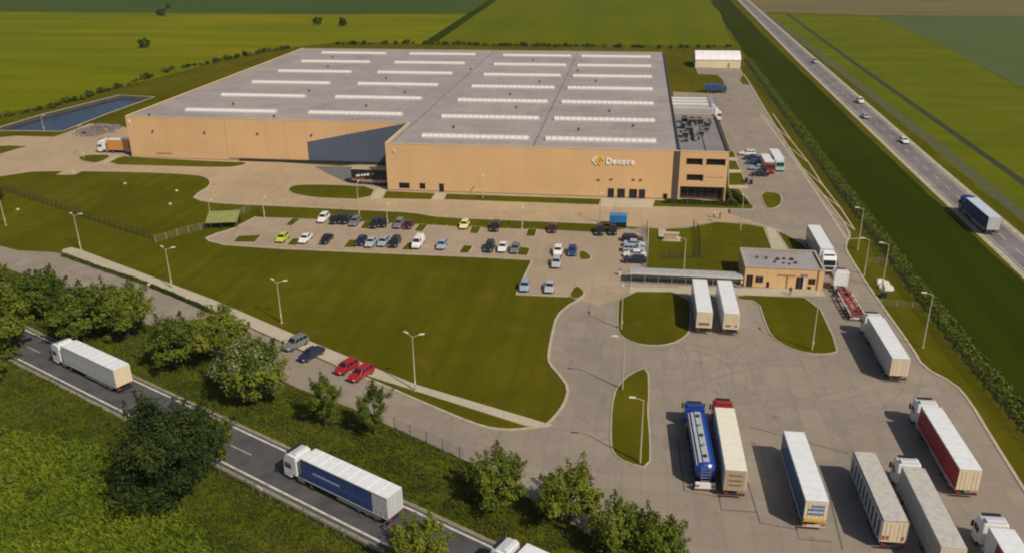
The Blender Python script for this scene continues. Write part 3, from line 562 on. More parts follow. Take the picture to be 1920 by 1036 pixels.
# company sign: two diamonds and the lettering
sg = thing('company_sign', 'white lettering and yellow diamond emblem high on the tan front wall', 'sign', (-4.5, WYF - .05, 9.1))
def ring(cx_, cz, r, t, half=False):
    o = [(cx_ - r, cz), (cx_, cz - r), (cx_ + r, cz), (cx_, cz + r)]
    mb = MB(); rr_ = r - t
    i_ = [(cx_ - rr_, cz), (cx_, cz - rr_), (cx_ + rr_, cz), (cx_, cz + rr_)]
    for k in range(4):
        if half and k in (1, 2): continue
        a, b = o[k], o[(k + 1) % 4]; c_, d = i_[(k + 1) % 4], i_[k]
        mb.prism([a, b, c_, d], -.14, -.02)
    return mb
SIGNW = plain('sign_white', (.86, .84, .80), .4, 0, .03); SIGNY = plain('sign_yellow', (.80, .52, .04), .4, 0, .05)
ring(-3.45, 0, 1.25, .42, True).build('emblem_chevron', SIGNW, sg)
ring(-2.65, 0, 1.25, .48).build('emblem_diamond', SIGNY, sg)
MB().prism([(-3.1, -.0), (-2.65, -.45), (-2.2, 0), (-2.65, .45)], -.12, -.02).build('emblem_core', plain('sign_gold', (.60, .36, .03), .4), sg)
def letters(text, x, z, size, mat, parent, depth=.06, y=-.08, track=1.0, rotx=math.pi / 2):
    for ch in text:
        if ch == ' ': x += size * .35; continue
        cu = bpy.data.curves.new('letter', 'FONT'); cu.body = ch; cu.size = size; cu.extrude = depth; cu.offset = size * .045; cu.resolution_u = 2
        ob = bpy.data.objects.new('letter', cu); C.objects.link(ob)
        dg = bpy.context.evaluated_depsgraph_get(); me = bpy.data.meshes.new_from_object(ob.evaluated_get(dg))
        w = max(v.co.x for v in me.vertices)
        bpy.data.objects.remove(ob); bpy.data.curves.remove(cu)
        me.materials.clear(); me.materials.append(mat)
        lo = link('letter', me, parent, (x, y, z)); lo.rotation_euler = (rotx, 0, 0)
        x += (w + size * .06) * track
letters('Decora', -1.30, -.70, 1.95, SIGNW, sg)

# office block at the right end
OX0, OX1, OYF, OYB, OH = 11.45, 22.5, 198.5, 238.6, 11.9
of = thing('office_block', 'three storey tan office block with dark glazed ground floor at the warehouse corner', 'office', (17, 218, 0))
def opart(mb, name, mat, parent=of):
    return mb.build(name, mat, parent, (-17, -218, 0) if parent is of else None)
opart(MB().box(OX0 + .02, OX1 - .25, OYF + .9, OYB - .2, 3.32, OH - .4), 'roof', ROOF2)
opart(MB().box(OX0 + .02, OX1 - .52, OYF + 1.4, OYB - .25, 0, 3.31), 'ground_floor', DARKM)
TW = .5
def front_strip(x0, x1, z0, z1): opart(MB().box(x0, x1, OYF, OYF + .9, z0, z1), 'wall_panel', TAN2)
front_strip(OX0, OX1, 10.15, OH - .1); front_strip(OX0, 12.9, 8.55, 10.13); front_strip(16.75, 17.45, 8.55, 10.13); front_strip(21.95, OX1, 8.55, 10.13)
front_strip(OX0, OX1, 6.3, 8.53); front_strip(OX0, 13.2, 4.7, 6.28); front_strip(17.15, OX1, 4.7, 6.28); front_strip(OX0, OX1, 3.35, 4.68)
front_strip(OX0, 11.9, 0, 3.33); 
RED = plain('red_reveal', (.34, .09, .035), .5)
def owin(x0, x1, z0, z1, k):
    f = opart(MB().box(x0, x1, OYF + .55, OYF + .88, z0, z1), 'window', DARKM)
    w = (x1 - x0) / k
    for i in range(k):
        opart(MB().box(x0 + i * w + .06, x0 + (i + 1) * w - .06, OYF + .52, OYF + .54, z0 + .08, z1 - .08), 'pane', GLASS, f)
    opart(MB().box(x0, x0 + .12, OYF + .03, OYF + .5, z0, z1), 'window_reveal', RED); opart(MB().box(x1 - .12, x1, OYF + .03, OYF + .5, z0, z1), 'window_reveal', RED)
owin(12.92, 16.73, 8.57, 10.11, 3); owin(17.47, 21.93, 8.57, 10.11, 4); owin(13.22, 17.13, 4.72, 6.26, 3)
opart(MB().box(17.6, 21.8, OYF - .02, OYF + .02, 5.6, 5.85), 'render_groove', plain('groove', (.42, .26, .10), .6))
gl = opart(MB().box(11.95, OX1 - .3, OYF + 1.2, OYF + 1.35, 0, 3.3), 'glazed_front', BROWN)
for i in range(6): opart(MB().box(12.3 + i * 1.63, 13.75 + i * 1.63, OYF + 1.15, OYF + 1.19, .5, 2.9), 'pane', GLASS, gl)
opart(MB().box(OX1 - .25, OX1, OYF, OYF + .5, 0, 3.33), 'pillar', TAN2)
for z0, z1 in ((3.35, OH - .1),): opart(MB().box(OX1 - .24, OX1, OYF + .92, OYB - .2, z0, z1), 'side_wall', TAN2)
for i in range(8): window_y = OYF + 3 + i * 4.6; opart(MB().box(OX1 - .02, OX1 + .03, window_y, window_y + 2.4, 8.6, 10.1), 'side_window', GLASS)
opart(MB().box(OX1 - .5, OX1 - .3, OYF + 1.4, OYB - .2, 0, 3.3), 'glazed_side', GLASS)
opart(MB().box(OX0, OX1, OYB - .2, OYB, 0, OH - .1), 'rear_wall', TAN2)
opart(MB().box(OX1 - .3, OX1 + .06, OYF + .4, OYB, OH - .1, OH + .04), 'parapet_cap', plain('dark_capping', (.07, .075, .085), .5, .3))
opart(MB().box(OX0, OX1 + .06, OYF - .06, OYF + .34, OH - .1, OH + .04), 'parapet_cap', TRIM)
opart(MB().box(OX0 + .3, OX1 - .3, OYB - .3, OYB + .05, OH - .1, OH + .04), 'parapet_cap', cap)
opart(MB().box(17.3, 17.5, OYF + .6, OYB - .4, OH - .4, OH - .33), 'roof_seam', DARKM)
# roof plant on the office block
def roof_unit(x, y, z, w, d, hh, label, dark=False, rz=0.0):
    t = thing('rooftop_unit', label, 'ventilation unit', (x, y, z), rz, 'ventilation units on the roofs')
    MB().box(-w / 2, w / 2, -d / 2, d / 2, .15, hh).build('casing', DARKM if dark else GALV, t)
    MB().box(-w / 2 + .1, w / 2 - .1, -d / 2 - .03, -d / 2 + .01, .3, hh - .15).build('grille', DARKM, t)
    MB().tube((0, 0, hh), (0, 0, hh + .12), min(w, d) * .38, min(w, d) * .36, 12).build('fan_cowl', DARKM if not dark else GALV, t)
    MB().box(-w / 2 + .05, -w / 2 + .2, -d / 2, d / 2, 0, .15).box(w / 2 - .2, w / 2 - .05, -d / 2, d / 2, 0, .15).build('feet', CHASSIS, t)
    return t
UN = [(13.2, 214, 1.6, 2.2, 1.5), (14.4, 219, 2.0, 2.6, 1.7), (13.3, 224, 1.5, 2.0, 1.4), (15.6, 228, 2.4, 3.0, 1.9), (13.8, 231, 1.8, 1.8, 1.5), (17.6, 229.5, 2.0, 2.4, 1.6), (19.4, 226, 1.5, 1.8, 1.2), (18.9, 221.5, 1.4, 1.6, 1.1), (16.0, 211.5, 1.3, 2.0, 1.2), (20.2, 230.5, 1.2, 1.4, 1.0), (17.2, 216.5, 1.5, 2.2, 1.3), (13.2, 209, 1.2, 1.4, 1.0)]
UL = ['grey ventilation unit nearest the warehouse edge in the front of the plant cluster', 'large grey air handling unit in the left middle of the office roof', 'dark cooling unit beside the warehouse edge on the office roof', 'biggest grey air handling unit at the back of the office roof', 'dark unit at the back left corner of the office roof plant', 'grey unit right of the biggest air handler at the back of the office roof', 'small dark unit on the right half of the office roof', 'small grey unit standing alone right of centre on the office roof', 'small grey unit at the front middle of the office roof plant', 'smallest unit at the back right of the office roof', 'grey unit in the middle of the office roof plant cluster', 'front left small dark unit on the office roof']
for i, (x, y, w, d, hh) in enumerate(UN): roof_unit(x, y, OH - .4, w, d, hh, UL[i], i in (2, 6))
dct = thing('roof_duct', 'long pale ventilation duct running along the office roof plant', 'duct', (15.6, 219, OH - .4))
MB().box(-.35, .35, -9.5, 8.5, .35, 1.0).build('duct_run', GALV, dct)
for y in (-8, -3, 2, 7): MB().box(-.3, .3, y - .08, y + .08, 0, .35).build('support', CHASSIS, dct)

# storage hall at the back
sh = thing('storage_tent', 'white fabric storage hall with cream walls behind the yard', 'storage hall', (36.6, 404, 0))
L2, D2 = 9.9, 7.5
SHW = wall_mat('pale_hall_wall', (.74, .64, .42))
for i in range(6):
    a = -L2 + i * 2 * L2 / 6; b = a + 2 * L2 / 6
    MB().box(a + .02, b - .02, -D2, -D2 + .12, 0, 3.6).build('wall_panel', SHW, sh)
MB().prism([(-L2, 0), (L2, 0), (L2, 3.6), (-L2, 3.6)], -D2 + .13, D2 - .13).build('hall_body', SHW, sh)
HR = plain('hall_roof_fabric', (.80, .77, .78), .6, 0, .06, .4)
for i in range(6):
    a = -L2 - .1 + i * (2 * L2 + .2) / 6; b = a + (2 * L2 + .2) / 6
    m_ = MB(); pr = [(-D2 - .25, 3.58), (-D2 * .62, 5.4), (0, 6.6), (D2 * .62, 5.4), (D2 + .25, 3.58)]
    m_.v = [(a + .03, y, z) for y, z in pr] + [(b - .03, y, z) for y, z in pr]
    m_.f = [(k, k + 1, 6 + k, 5 + k) for k in range(4)] + [tuple(range(5)), tuple(range(9, 4, -1))]
    m_.build('roof_panel', HR, sh)
MB().box(4.3, 5.2, -D2 - .06, -D2 + .02, 0, 2.2).build('door', plain('tan_door', (.40, .25, .12), .5), sh)

# gatehouse
gh = thing('gatehouse', 'small single storey tan gatehouse with flat grey roof', 'gatehouse', (28.3, 150.6, 0))
GX, GY0, GY1, GH = 6.9, -3.6, 6.0, 3.9
MB().box(-GX + .15, GX - .15, GY0 + .2, GY1 - .15, 0, GH - .25).build('roof', ROOF3, gh)
for i in range(7):
    a = -GX + i * 2 * GX / 7; b = a + 2 * GX / 7
    MB().box(a + .01, b - .01, GY0, GY0 + .2, .12, GH - .02).build('wall_panel', TAN2, gh)
for x in (-1, 1): MB().box(min(x * GX, x * (GX - .18)), max(x * GX, x * (GX - .18)), GY0 + .22, GY1, .12, GH - .02).build('side_wall', TAN2, gh)
MB().box(-GX + .2, GX - .2, GY1 - .18, GY1 + .02, .12, GH - .02).build('rear_wall', TAN2, gh)
MB().box(-GX - .04, GX + .04, GY0 - .05, GY1 + .06, 0, .11).build('plinth', plain('plinth_concrete', (.30, .25, .20), .8), gh)
for (x0, x1, y0, y1) in ((-GX - .08, GX + .08, GY0 - .1, GY0 + .3), (-GX - .08, -GX + .3, GY0 + .31, GY1 - .3), (GX - .3, GX + .08, GY0 + .31, GY1 - .3), (-GX - .08, GX + .08, GY1 - .29, GY1 + .1)):
    MB().box(x0, x1, y0, y1, GH - .02, GH + .10).build('parapet_cap', plain('gate_cap', (.40, .36, .31), .5), gh)
def gwin(x0, x1, z0, z1, nm, k=2):
    f = MB().box(x0, x1, GY0 - .06, GY0 + .03, z0, z1).build(nm, BROWN, gh); w = (x1 - x0) / k
    for i in range(k): MB().box(x0 + i * w + .07, x0 + (i + 1) * w - .07, GY0 - .08, GY0 - .055, z0 + .08, z1 - .08).build('pane', GLASS, f)
gwin(-6.5, -5.4, .12, 2.4, 'door'); gwin(-4.9, -3.6, 1.0, 2.2, 'window'); gwin(-2.95, -2.45, .15, 1.25, 'meter_box', 1)
gwin(2.2, 3.4, .12, 2.4, 'door'); gwin(4.3, 5.5, 1.1, 2.2, 'window'); gwin(4.25, 4.85, .15, .7, 'bin_box', 1)
MB().box(2.9, 4.1, GY0 - .08, GY0 - .02, 2.55, 3.0).build('sign_plate', plain('sign_grey', (.22, .20, .24), .5), gh)
MB().tube((.6, GY0 - .1, .1), (.6, GY0 - .1, 2.6), .05).tube((-1.2, GY0 - .1, 2.65), (2.0, GY0 - .1, 2.65), .05).build('downpipe', BROWN, gh)
MB().tube((5.9, GY0 - .12, .1), (5.9, GY0 - .12, GH), .06).build('downpipe', BROWN, gh)
MB().box(3.45, 3.6, GY0 - .05, GY0, .12, 2.4).build('door_jamb', WHITE, gh)
GU = [(-.6, 1.2, .8, .7, .6), (.6, 1.6, .6, .6, .5), (1.9, 1.4, .9, .7, .6), (2.4, -.2, .7, .6, .5), (.2, -.6, .5, .5, .4), (-1.3, -.2, .6, .5, .45), (1.2, -.9, .5, .5, .4), (-2.6, 1.6, .7, .7, .4), (-4.2, 1.8, .6, .6, .4)]
GUL = ['dark unit at the back left of the cluster on the gatehouse roof', 'small dark unit at the back middle of the gatehouse roof cluster', 'dark unit at the back right of the gatehouse roof cluster', 'dark unit at the front right of the gatehouse roof cluster', 'small dark unit in the middle of the gatehouse roof cluster', 'dark unit at the front left of the gatehouse roof cluster', 'tiny dark unit at the front edge of the gatehouse roof cluster', 'pale box left of the dark cluster on the gatehouse roof', 'leftmost pale box on the gatehouse roof']
for i, (x, y, w, d, hh) in enumerate(GU): roof_unit(28.3 + x, 150.6 + y, GH - .25, w * .7, d * .7, hh * .7, GUL[i], i < 7)

# long open shelter left of the gatehouse
st = thing('walkway_shelter', 'long grey roofed walkway shelter between car park and gatehouse', 'shelter', (10.6, 147.2, 0))
MB().box(-9.8, 10.4, -1.2, 1.5, 2.05, 2.2).build('roof', plain('shelter_roof', (.36, .36, .36), .6, 0, .2), st)
MB().box(-9.85, 10.45, -1.34, -1.2, 1.98, 2.26).build('fascia', plain('shelter_fascia', (.60, .58, .54), .5), st)
for x in [-9.5 + 2.45 * i for i in range(9)]:
    MB().box(x - .05, x + .05, -1.15, -1.05, 0, 2.05).build('post', GALV, st)
    MB().box(x - .05, x + .05, 1.35, 1.45, 0, 2.05).build('post', GALV, st)
for i in range(8):
    x = -9.5 + 2.45 * i; MB().box(x + .1, x + 2.35, 1.38, 1.42, .2, 1.95).build('back_panel', plain('shelter_panel', (.52, .50, .46), .5), st)

# small shelters
bs_ = thing('smoking_shelter', 'small bright blue shelter at the right end of the car park', 'shelter', (-2.1, 177.8, 0))
BLUE = paint('shelter_blue', (.012, .17, .42), .4, .08)
MB().box(-1.85, 1.85, .9, 1.0, .15, 2.6).build('back_wall', BLUE, bs_); MB().prism([(-1.9, 2.62), (1.9, 2.62), (1.9, 2.75), (-1.9, 2.75)], -1.2, 1.1).build('roof', BLUE, bs_)
for x in (-1.8, 1.8): MB().box(x - .05, x + .05, -1.1, .88, .15, 2.6).build('side_wall', BLUE, bs_)
MB().box(-1.75, 1.75, -1.15, -1.05, 1.2, 2.6).build('front_panel', BLUE, bs_)
gs = thing('bicycle_shelter', 'low green roofed shelter at the left corner of the car park', 'shelter', (-88.6, 168.2, 0), R(14))
GRN = plain('green_roof', (.24, .25, .08), .6, 0, .25)
m_ = MB(); m_.v = [(-3.4, -2.4, 1.5), (3.4, -2.4, 1.5), (3.4, 2.4, 2.6), (-3.4, 2.4, 2.6), (-3.4, -2.4, 1.62), (3.4, -2.4, 1.62), (3.4, 2.4, 2.72), (-3.4, 2.4, 2.72)]
m_.f = [(0, 3, 2, 1), (4, 5, 6, 7), (0, 1, 5, 4), (1, 2, 6, 5), (2, 3, 7, 6), (3, 0, 4, 7)]; m_.build('roof', GRN, gs)
for x in (-3.2, 0, 3.2):
    MB().box(x - .06, x + .06, -2.3, -2.18, 0, 1.5).build('post', CHASSIS, gs); MB().box(x - .06, x + .06, 2.18, 2.3, 0, 2.58).build('post', CHASSIS, gs)
MB().box(-3.2, 3.2, 2.1, 2.16, .1, 2.3).build('back_wall', DARKM, gs)
mo = thing('utility_cabinet', 'low beige utility cabinet on a pad in the fenced lawn', 'cabinet', (9.1, 170.0, .12))
MB().box(-1.9, 1.9, -.9, .9, 0, .12).build('base', KERB, mo); MB().box(-1.5, 1.5, -.5, .5, .12, 1.5).build('housing', plain('beige_cabinet', (.55, .42, .28), .6), mo)
MB().box(-1.6, 1.6, -.6, .6, 1.5, 1.6).build('lid', plain('cabinet_lid', (.50, .42, .32), .6), mo)
for x in (-.75, .75): MB().box(x - .65, x + .65, -.53, -.5, .25, 1.4).build('door', plain('beige_door', (.48, .36, .24), .6), mo)
struct(MB().slab([(6.6, 171.5), (8.2, 171.5), (8.2, 177.4), (6.6, 177.4)], 0, .145).build('cabinet_path', PATHM))

# ------------------------------------------------------------------ fences
def fence(pts, step, hgt, label, post_r=.05, wires=6, mat=None, name='fence', gap=None):
    mat = mat or CHASSIS
    x0, y0 = pts[0]
    t = thing(name, label, 'fence', (x0, y0, 0))
    pm = MB().tube((0, 0, 0), (0, 0, hgt), post_r, post_r, 6).mesh('post', mat)
    sp = along(pts, step)
    for x, y, a in sp: link('post', pm, t, (x - x0, y - y0, 0))
    w = MB()
    for k in range(wires):
        z = .12 + (hgt - .2) * k / (wires - 1)
        w.ribbon([(x - x0, y - y0) for x, y in pts], .022, z, z + .025)
    o = w.build('wire_mesh', mat, t); return t
fence(PLAN['fence_west'], 2.1, 1.7, 'dark wire fence crossing the grass on the left', .14, 7, plain('fence_dark', (.05, .045, .02), .8))
fence(PLAN['fence_west2'], 2.6, 1.6, 'thin wire fence climbing towards the green roofed shelter', .05, 5, POLE)
fence(PLAN['fence_lot'], 2.8, 1.9, 'wire fence along the street beside the grassy bank', .05, 6)
fence(PLAN['fence_row'], 2.3, 1.5, 'wire fence behind the row of cars parked side by side', .06, 6, plain('fence_green', (.03, .045, .015), .8))
fence(PLAN['fence_monument'], 2.4, 1.9, 'dark wire fence round the lawn with the utility cabinet', .09, 8)
fence([(x, y) for x, y in PLAN['fence_right']], 2.6, 2.0, 'long green wire fence along the eastern boundary hedge', .06, 7, plain('fence_green', (.03, .045, .015), .8))
fence([(46.2, 160.5), (49.8, 160.8)], 1.8, 1.6, 'short fence section between yard and boundary', .05, 5, GALV)
fence([(36.5, 142.4), (50.0, 141.0)], 2.5, 1.2, 'low rail fence from the gatehouse lane to the boundary', .05, 4, POLE)
fence([(0.9, 144.6), (10.4, 145.0)], 1.4, 1.1, 'grey bicycle rack railing in front of the walkway shelter', .05, 4, GALV)

# ------------------------------------------------------------------ lamp posts
def lamp(x, y, hgt, heads, label, rz=0.0):
    t = thing('lamp_post', label, 'lamp post', (x, y, 0), rz, 'lamp posts of the site')
    MB().tube((0, 0, 0), (0, 0, hgt * .5), .13, .10, 8).tube((0, 0, hgt * .5), (0, 0, hgt), .10, .06, 8).build('pole', POLE, t)
    MB().box(-.2, .2, -.2, .2, 0, .12).build('base', KERB, t)
    MB().box(-.09, .09, -.19, -.08, 1.1, 1.6).build('service_hatch', LAMPH, t)
    for k in range(heads):
        a = (0.0, math.radians(125))[k]; c, s_ = math.cos(a), math.sin(a)
        MB().tube((0, 0, hgt - .05), (c * 1.1, s_ * 1.1, hgt + .28), .045, .04, 6).build('arm', POLE, t)
        m_ = MB().box(.95, 1.75, -.16, .16, .24, .36, .03).mesh('lamp_head', LAMPH)
        h_ = link('lamp_head', m_, t, (0, 0, hgt), a)
    return t
LP = PLAN['lamps']
LD = dict(a=(7.4, 2, 'double headed lamp post at the left start of the diagonal footpath', 20), b=(7.6, 2, 'double headed lamp post by the footpath, second from the left', 20),
 c=(7.3, 2, 'double headed lamp post by the footpath above the white flowering tree', 20), d=(8.6, 2, 'double headed lamp post nearest the red cars', 20),
 e=(7.5, 1, 'lamp post at the far left edge of the grass', 180), f=(9.0, 1, 'lamp post at the lower end of the grass island beside the tanker', 180),
 g=(8.2, 1, 'lamp post at the upper left of the grass island beside the tanker', 180), h=(7.0, 1, 'lamp post at the left edge of the lawn beside the parked white trailers', 90),
 i=(8.8, 1, 'lamp post in the lawn below the gatehouse', 90), j=(9.0, 1, 'lamp post nearest the hedge beside the long cream truck', 180),
 k=(8.6, 1, 'lamp post standing between boundary fence and litter pile', 180), l=(7.0, 1, 'shorter lamp post beside the queueing truck', 180),
 m=(8.6, 1, 'lamp post on the verge next to the end of the yard markings', 180), n=(4.2, 1, 'low lamp post at the upper left edge of the car park', 90),
 o=(4.2, 1, 'low lamp post behind the green roofed shelter', 90), p=(8.0, 1, 'tall lamp post behind the upper row of parked cars', 90),
 q=(4.6, 1, 'lamp post among the dark cars of the upper parking row', 90), r=(4.3, 1, 'low lamp post in the middle of the upper car park edge', 90),
 s=(6.0, 1, 'lamp post beside the blue shelter', 90), t=(7.6, 1, 'lamp post in the fenced lawn above the walkway shelter', 180),
 u=(7.4, 1, 'lamp post on the lawn edge opposite the office', 90), v=(9.0, 1, 'lamp post on the rounded grass tip at the left yard', 90),
 w=(4.8, 1, 'lamp post in front of the pond', 90), x=(5.0, 1, 'slim lamp post on the grass strip before the front wall', 90))
for k, (hh, nh, lb, rz) in LD.items(): lamp(*LP[k], hh, nh, lb, R(rz))

# ------------------------------------------------------------------ foliage
def leaf_mesh(name, pts, mat, size=(.22, .42), seed=1, bend=True):
    """pts: list of (x,y,z, nx,ny,nz, tint); one small folded leaf spray per point"""
    r = random.Random(seed); v = []; f = []; tint = []
    for x, y, z, nx, ny, nz, ti in pts:
        n_ = Vector((nx + r.uniform(-.8, .8), ny + r.uniform(-.8, .8), nz + r.uniform(-.5, .9)))
        if n_.length < .05: n_ = Vector((0, 0, 1))
        n_.normalize(); u = n_.orthogonal().normalized(); u.rotate(Matrix.Rotation(r.uniform(0, 6.28), 3, n_)); w = n_.cross(u)
        s = r.uniform(*size); p = Vector((x, y, z)); b = len(v); d = n_ * (s * .22)
        v += [tuple(p - u * s), tuple(p - w * s * .55 + d), tuple(p + u * s), tuple(p + w * s * .55 + d)]
        f.append((b, b + 1, b + 2)); f.append((b, b + 2, b + 3))
        k = min(1, max(0, ti + r.uniform(-.22, .22))); tint += [k] * 4
    me = bpy.data.meshes.new(name); me.from_pydata(v, [], f)
    at_ = me.attributes.new('tint', 'FLOAT', 'POINT'); at_.data.foreach_set('value', tint)
    me.materials.append(mat); return me
def crown_points(r, Rw, z0, z1, clumps, per, wob=.3, shape=1.0, csize=(.12, .26)):
    """clumps of foliage in an uneven crown: lobes stick out, gaps stay open"""
    out = []; zc = (z0 + z1) / 2; hz = (z1 - z0) / 2
    ph = [r.uniform(0, 6.28) for _ in range(6)]
    for _ in range(clumps):
        while True:
            a = Vector((r.uniform(-1, 1), r.uniform(-1, 1), r.uniform(-1, 1)))
            if .3 < a.length < 1: break
        an = math.atan2(a.y, a.x); u = a.normalized()
        lob = 1 + wob * (.5 * math.sin(2 * an + ph[0]) * math.cos(2 * u.z + ph[1]) + .5 * math.sin(5 * an + ph[2]) * math.cos(4 * u.z + ph[3]))
        k = (.45 + .55 * a.length) * r.uniform(.70, 1.0) * lob
        lowf = 1.0 - .28 * max(0, u.z) * shape
        c = Vector((u.x * k * Rw * .84 * lowf, u.y * k * Rw * .84 * lowf, zc + u.z * k * hz * .88))
        cr = Rw * r.uniform(*csize); ct = r.uniform(.2, .8)
        for _ in range(per):
            d = Vector((r.gauss(0, 1), r.gauss(0, 1), r.gauss(0, 1))).normalized() * (r.random() ** .5) * r.choice((1, 1, 1, 1.35))
            p = c + Vector((d.x * cr, d.y * cr, d.z * cr * .8 + .12 * cr))
            if p.z < .1: continue
            out.append((p.x, p.y, p.z, d.x + .5 * u.x, d.y + .5 * u.y, d.z + .45, ct + .1 * d.z))
        if u.z > -.35 and r.random() < .45 and per > 60:        # a leafy shoot that breaks the outline
            ax = (u * .8 + Vector((r.uniform(-.3, .3), r.uniform(-.3, .3), .9))).normalized(); L = Rw * r.uniform(.22, .42)
            for _ in range(int(per * .45)):
                t_ = r.random(); w_ = Rw * .075 * (1 - t_ * .8)
                p = c + ax * (cr * .5 + L * t_) + Vector((r.gauss(0, w_), r.gauss(0, w_), r.gauss(0, w_)))
                out.append((p.x, p.y, p.z, ax.x, ax.y, ax.z * .4, min(.95, ct + .12)))
    return out
def trunk_mesh(r, hgt, rad, Rw, stems=1):
    mb = MB()
    for s_ in range(stems):
        ox, oy = (r.uniform(-.4, .4), r.uniform(-.4, .4)) if stems > 1 else (0, 0)
        p = Vector((ox, oy, -.1)); rr_ = rad / stems ** .5; segs = 5
        for i in range(segs):
            q = p + Vector((r.uniform(-.18, .18) + ox * .4, r.uniform(-.18, .18) + oy * .4, hgt * .8 / segs)); r2 = rr_ * .8
            mb.tube(p, q, rr_, r2, 7)
            if i >= 1:
                for _ in range(2):
                    an = r.uniform(0, 6.28); L = Rw * r.uniform(.4, .75)
                    e1 = q + Vector((math.cos(an) * L * .55, math.sin(an) * L * .55, L * .35)); e2 = e1 + Vector((math.cos(an + .4) * L * .4, math.sin(an + .4) * L * .4, L * .3))
                    mb.tube(q, e1, r2 * .55, r2 * .3, 5); mb.tube(e1, e2, r2 * .3, r2 * .1, 4)
            p, rr_ = q, r2
    return mb.mesh('trunk', BARK)
TV = []
for k, (mat, hf, cl, per, stems, ls) in enumerate([(LEAF_A, 1.0, 85, 120, 1, 1), (LEAF_B, 1.08, 80, 120, 2, 1), (LEAF_D, 1.05, 150, 140, 3, .70), (LEAF_A, 1.0, 85, 120, 2, 1), (LEAF_B, 1.6, 52, 95, 1, 1.05), (LEAF_B, 1.1, 78, 115, 1, 1)]):
    r = random.Random(100 + k)      # unit trees: crown radius 4 m
    TV.append((leaf_mesh('crown', crown_points(r, 4.0, .35, 8.0 * hf * .86, cl, per, .5 if k == 2 else .38), mat, (.10 * ls, .24 * ls), 50 + k), trunk_mesh(r, 7.0 * hf * .8, .26, 4.0, stems), 8.0 * hf * .86))
rb = random.Random(5)
blossom_pts = [p for p in crown_points(random.Random(100), 4.12, .5, 7.1, 120, 30) if p[2] > 1.5]
BLO = leaf_mesh('blossom', blossom_pts, BLOSSOM, (.06, .12), 77)
def tree(x, y, diam, var, label, zs=1.0, rz=None, name='tree', cat='tree', group='trees along the front road', blossom=False):
    s = diam / 8.0
    t = thing(name, label, cat, (x, y, 0), rb.uniform(0, 6.28) if rz is None else rz, group)
    t.scale = (s * rb.uniform(.9, 1.1), s * rb.uniform(.9, 1.1), s * zs)
    link('trunk', TV[var][1], t); c = link('crown', TV[var][0], t)
    if blossom: link('blossom', BLO, c)
    return t
TD = dict(t1=(0, .9, 'green tree cut off by the left edge above the leftmost bush'), t2=(3, .8, 'rounded bushy tree at the left end of the street'), t3=(1, .95, 'yellow green tree at the left edge beside the front road'),
 t4=(0, .9, 'broad green tree behind the white truck on the front road'), t4b=(5, .95, 'green tree right of the broad one, with a twig reaching over the street'), t5=(0, .85, 'dark green tree left of the white flowering tree'), t5b=(5, .9, 'tree touching the footpath behind the white flowering tree'),
 t6=(0, 1.0, 'large tree covered with white blossom beside the parked dark cars'), t7=(4, .95, 'slender young tree in front of the red cars, left one'), t8=(4, .95, 'slender young tree in front of the red cars, right one'),
 t9=(2, .92, 'big dark tree on the near side of the front road'), t10=(3, .85, 'round tree at the street bend, leftmost of the lower row'), t11=(5, .95, 'second tree of the lower row by the truck yard'), t12=(3, .95, 'third tree of the lower row by the truck yard'),
 t13=(5, 1.0, 'rightmost tree of the lower row by the truck yard'), t14=(1, .8, 'bushy tree hiding the front of the blue truck at the bottom edge'), t15=(0, .9, 'tree at the left edge below the white truck'), t9b=(1, 1.0, 'yellow green tree just behind the big dark one, its crown over the road'), t16=(2, 1.1, 'small dark tree at the left edge of the grass'))
for k, (var, zs, lb) in TD.items():
    (x, y), w = PLAN['trees'][k]
    d = math.sqrt(x * x + y * y + 62 * 62); diam = w * d / 1600 * .98
    tree(x, y, diam, var, lb, zs, blossom=(k == 't6'))
# bushes in hedgerows and far fields
BV = []
for k in range(4):
    r = random.Random(300 + k)
    BV.append((leaf_mesh('foliage', crown_points(r, 2.2, .05, 2.9, 26, 26, shape=0), (LEAF_D, LEAF_A, LEAF_D, LEAF_A)[k], (.22, .42), 60 + k), trunk_mesh(r, 1.8, .1, 1.6, 2)))
def bush(x, y, s, k, label, group, zs=1.0):
    t = thing('bush', label, 'bush', (x, y, 0), rb.uniform(0, 6.28), group); t.scale = (s, s, s * zs)
    link('foliage', BV[k][0], t); link('stems', BV[k][1], t); return t
for i, (x, y, a) in enumerate(along(PLAN['hedgerow_back'], 2.9)):
    if rb.random() < .16: continue
    bush(x + rb.uniform(-.8, .8), y + rb.uniform(-1.5, 1.5), rb.uniform(.55, .95), (0, 2, 0, 1)[i % 4], 'dark bush in the hedgerow behind the warehouse', 'bushes behind the warehouse', rb.uniform(.55, .95))
for i, (x, y, a) in enumerate(along(PLAN['hedgerow_west'], 2.7)):
    if rb.random() < .15: continue
    bush(x + rb.uniform(-1.4, 1.4), y + rb.uniform(-1, 1), rb.uniform(.5, 1.05), i % 4, 'bush in the hedgerow along the left field beyond the pond', 'bushes along the left field', rb.uniform(.6, 1.0))
for (x, y, s, lb) in ((-340.5, 600.0, 1.9, 'lone dark bush at the top of the left field'), (-262.6, 440.5, 1.7, 'lone dark bush in the middle of the left field'), (-206.0, 553.0, 1.7, 'left one of two dark bushes in the field behind the warehouse'), (-187.0, 548.0, 1.7, 'right one of two dark bushes in the field behind the warehouse'), (-365, 655, 1.2, 'small bush on the far edge of the left field')):
    bush(x, y, s, 0, lb, 'lone bushes in the fields')
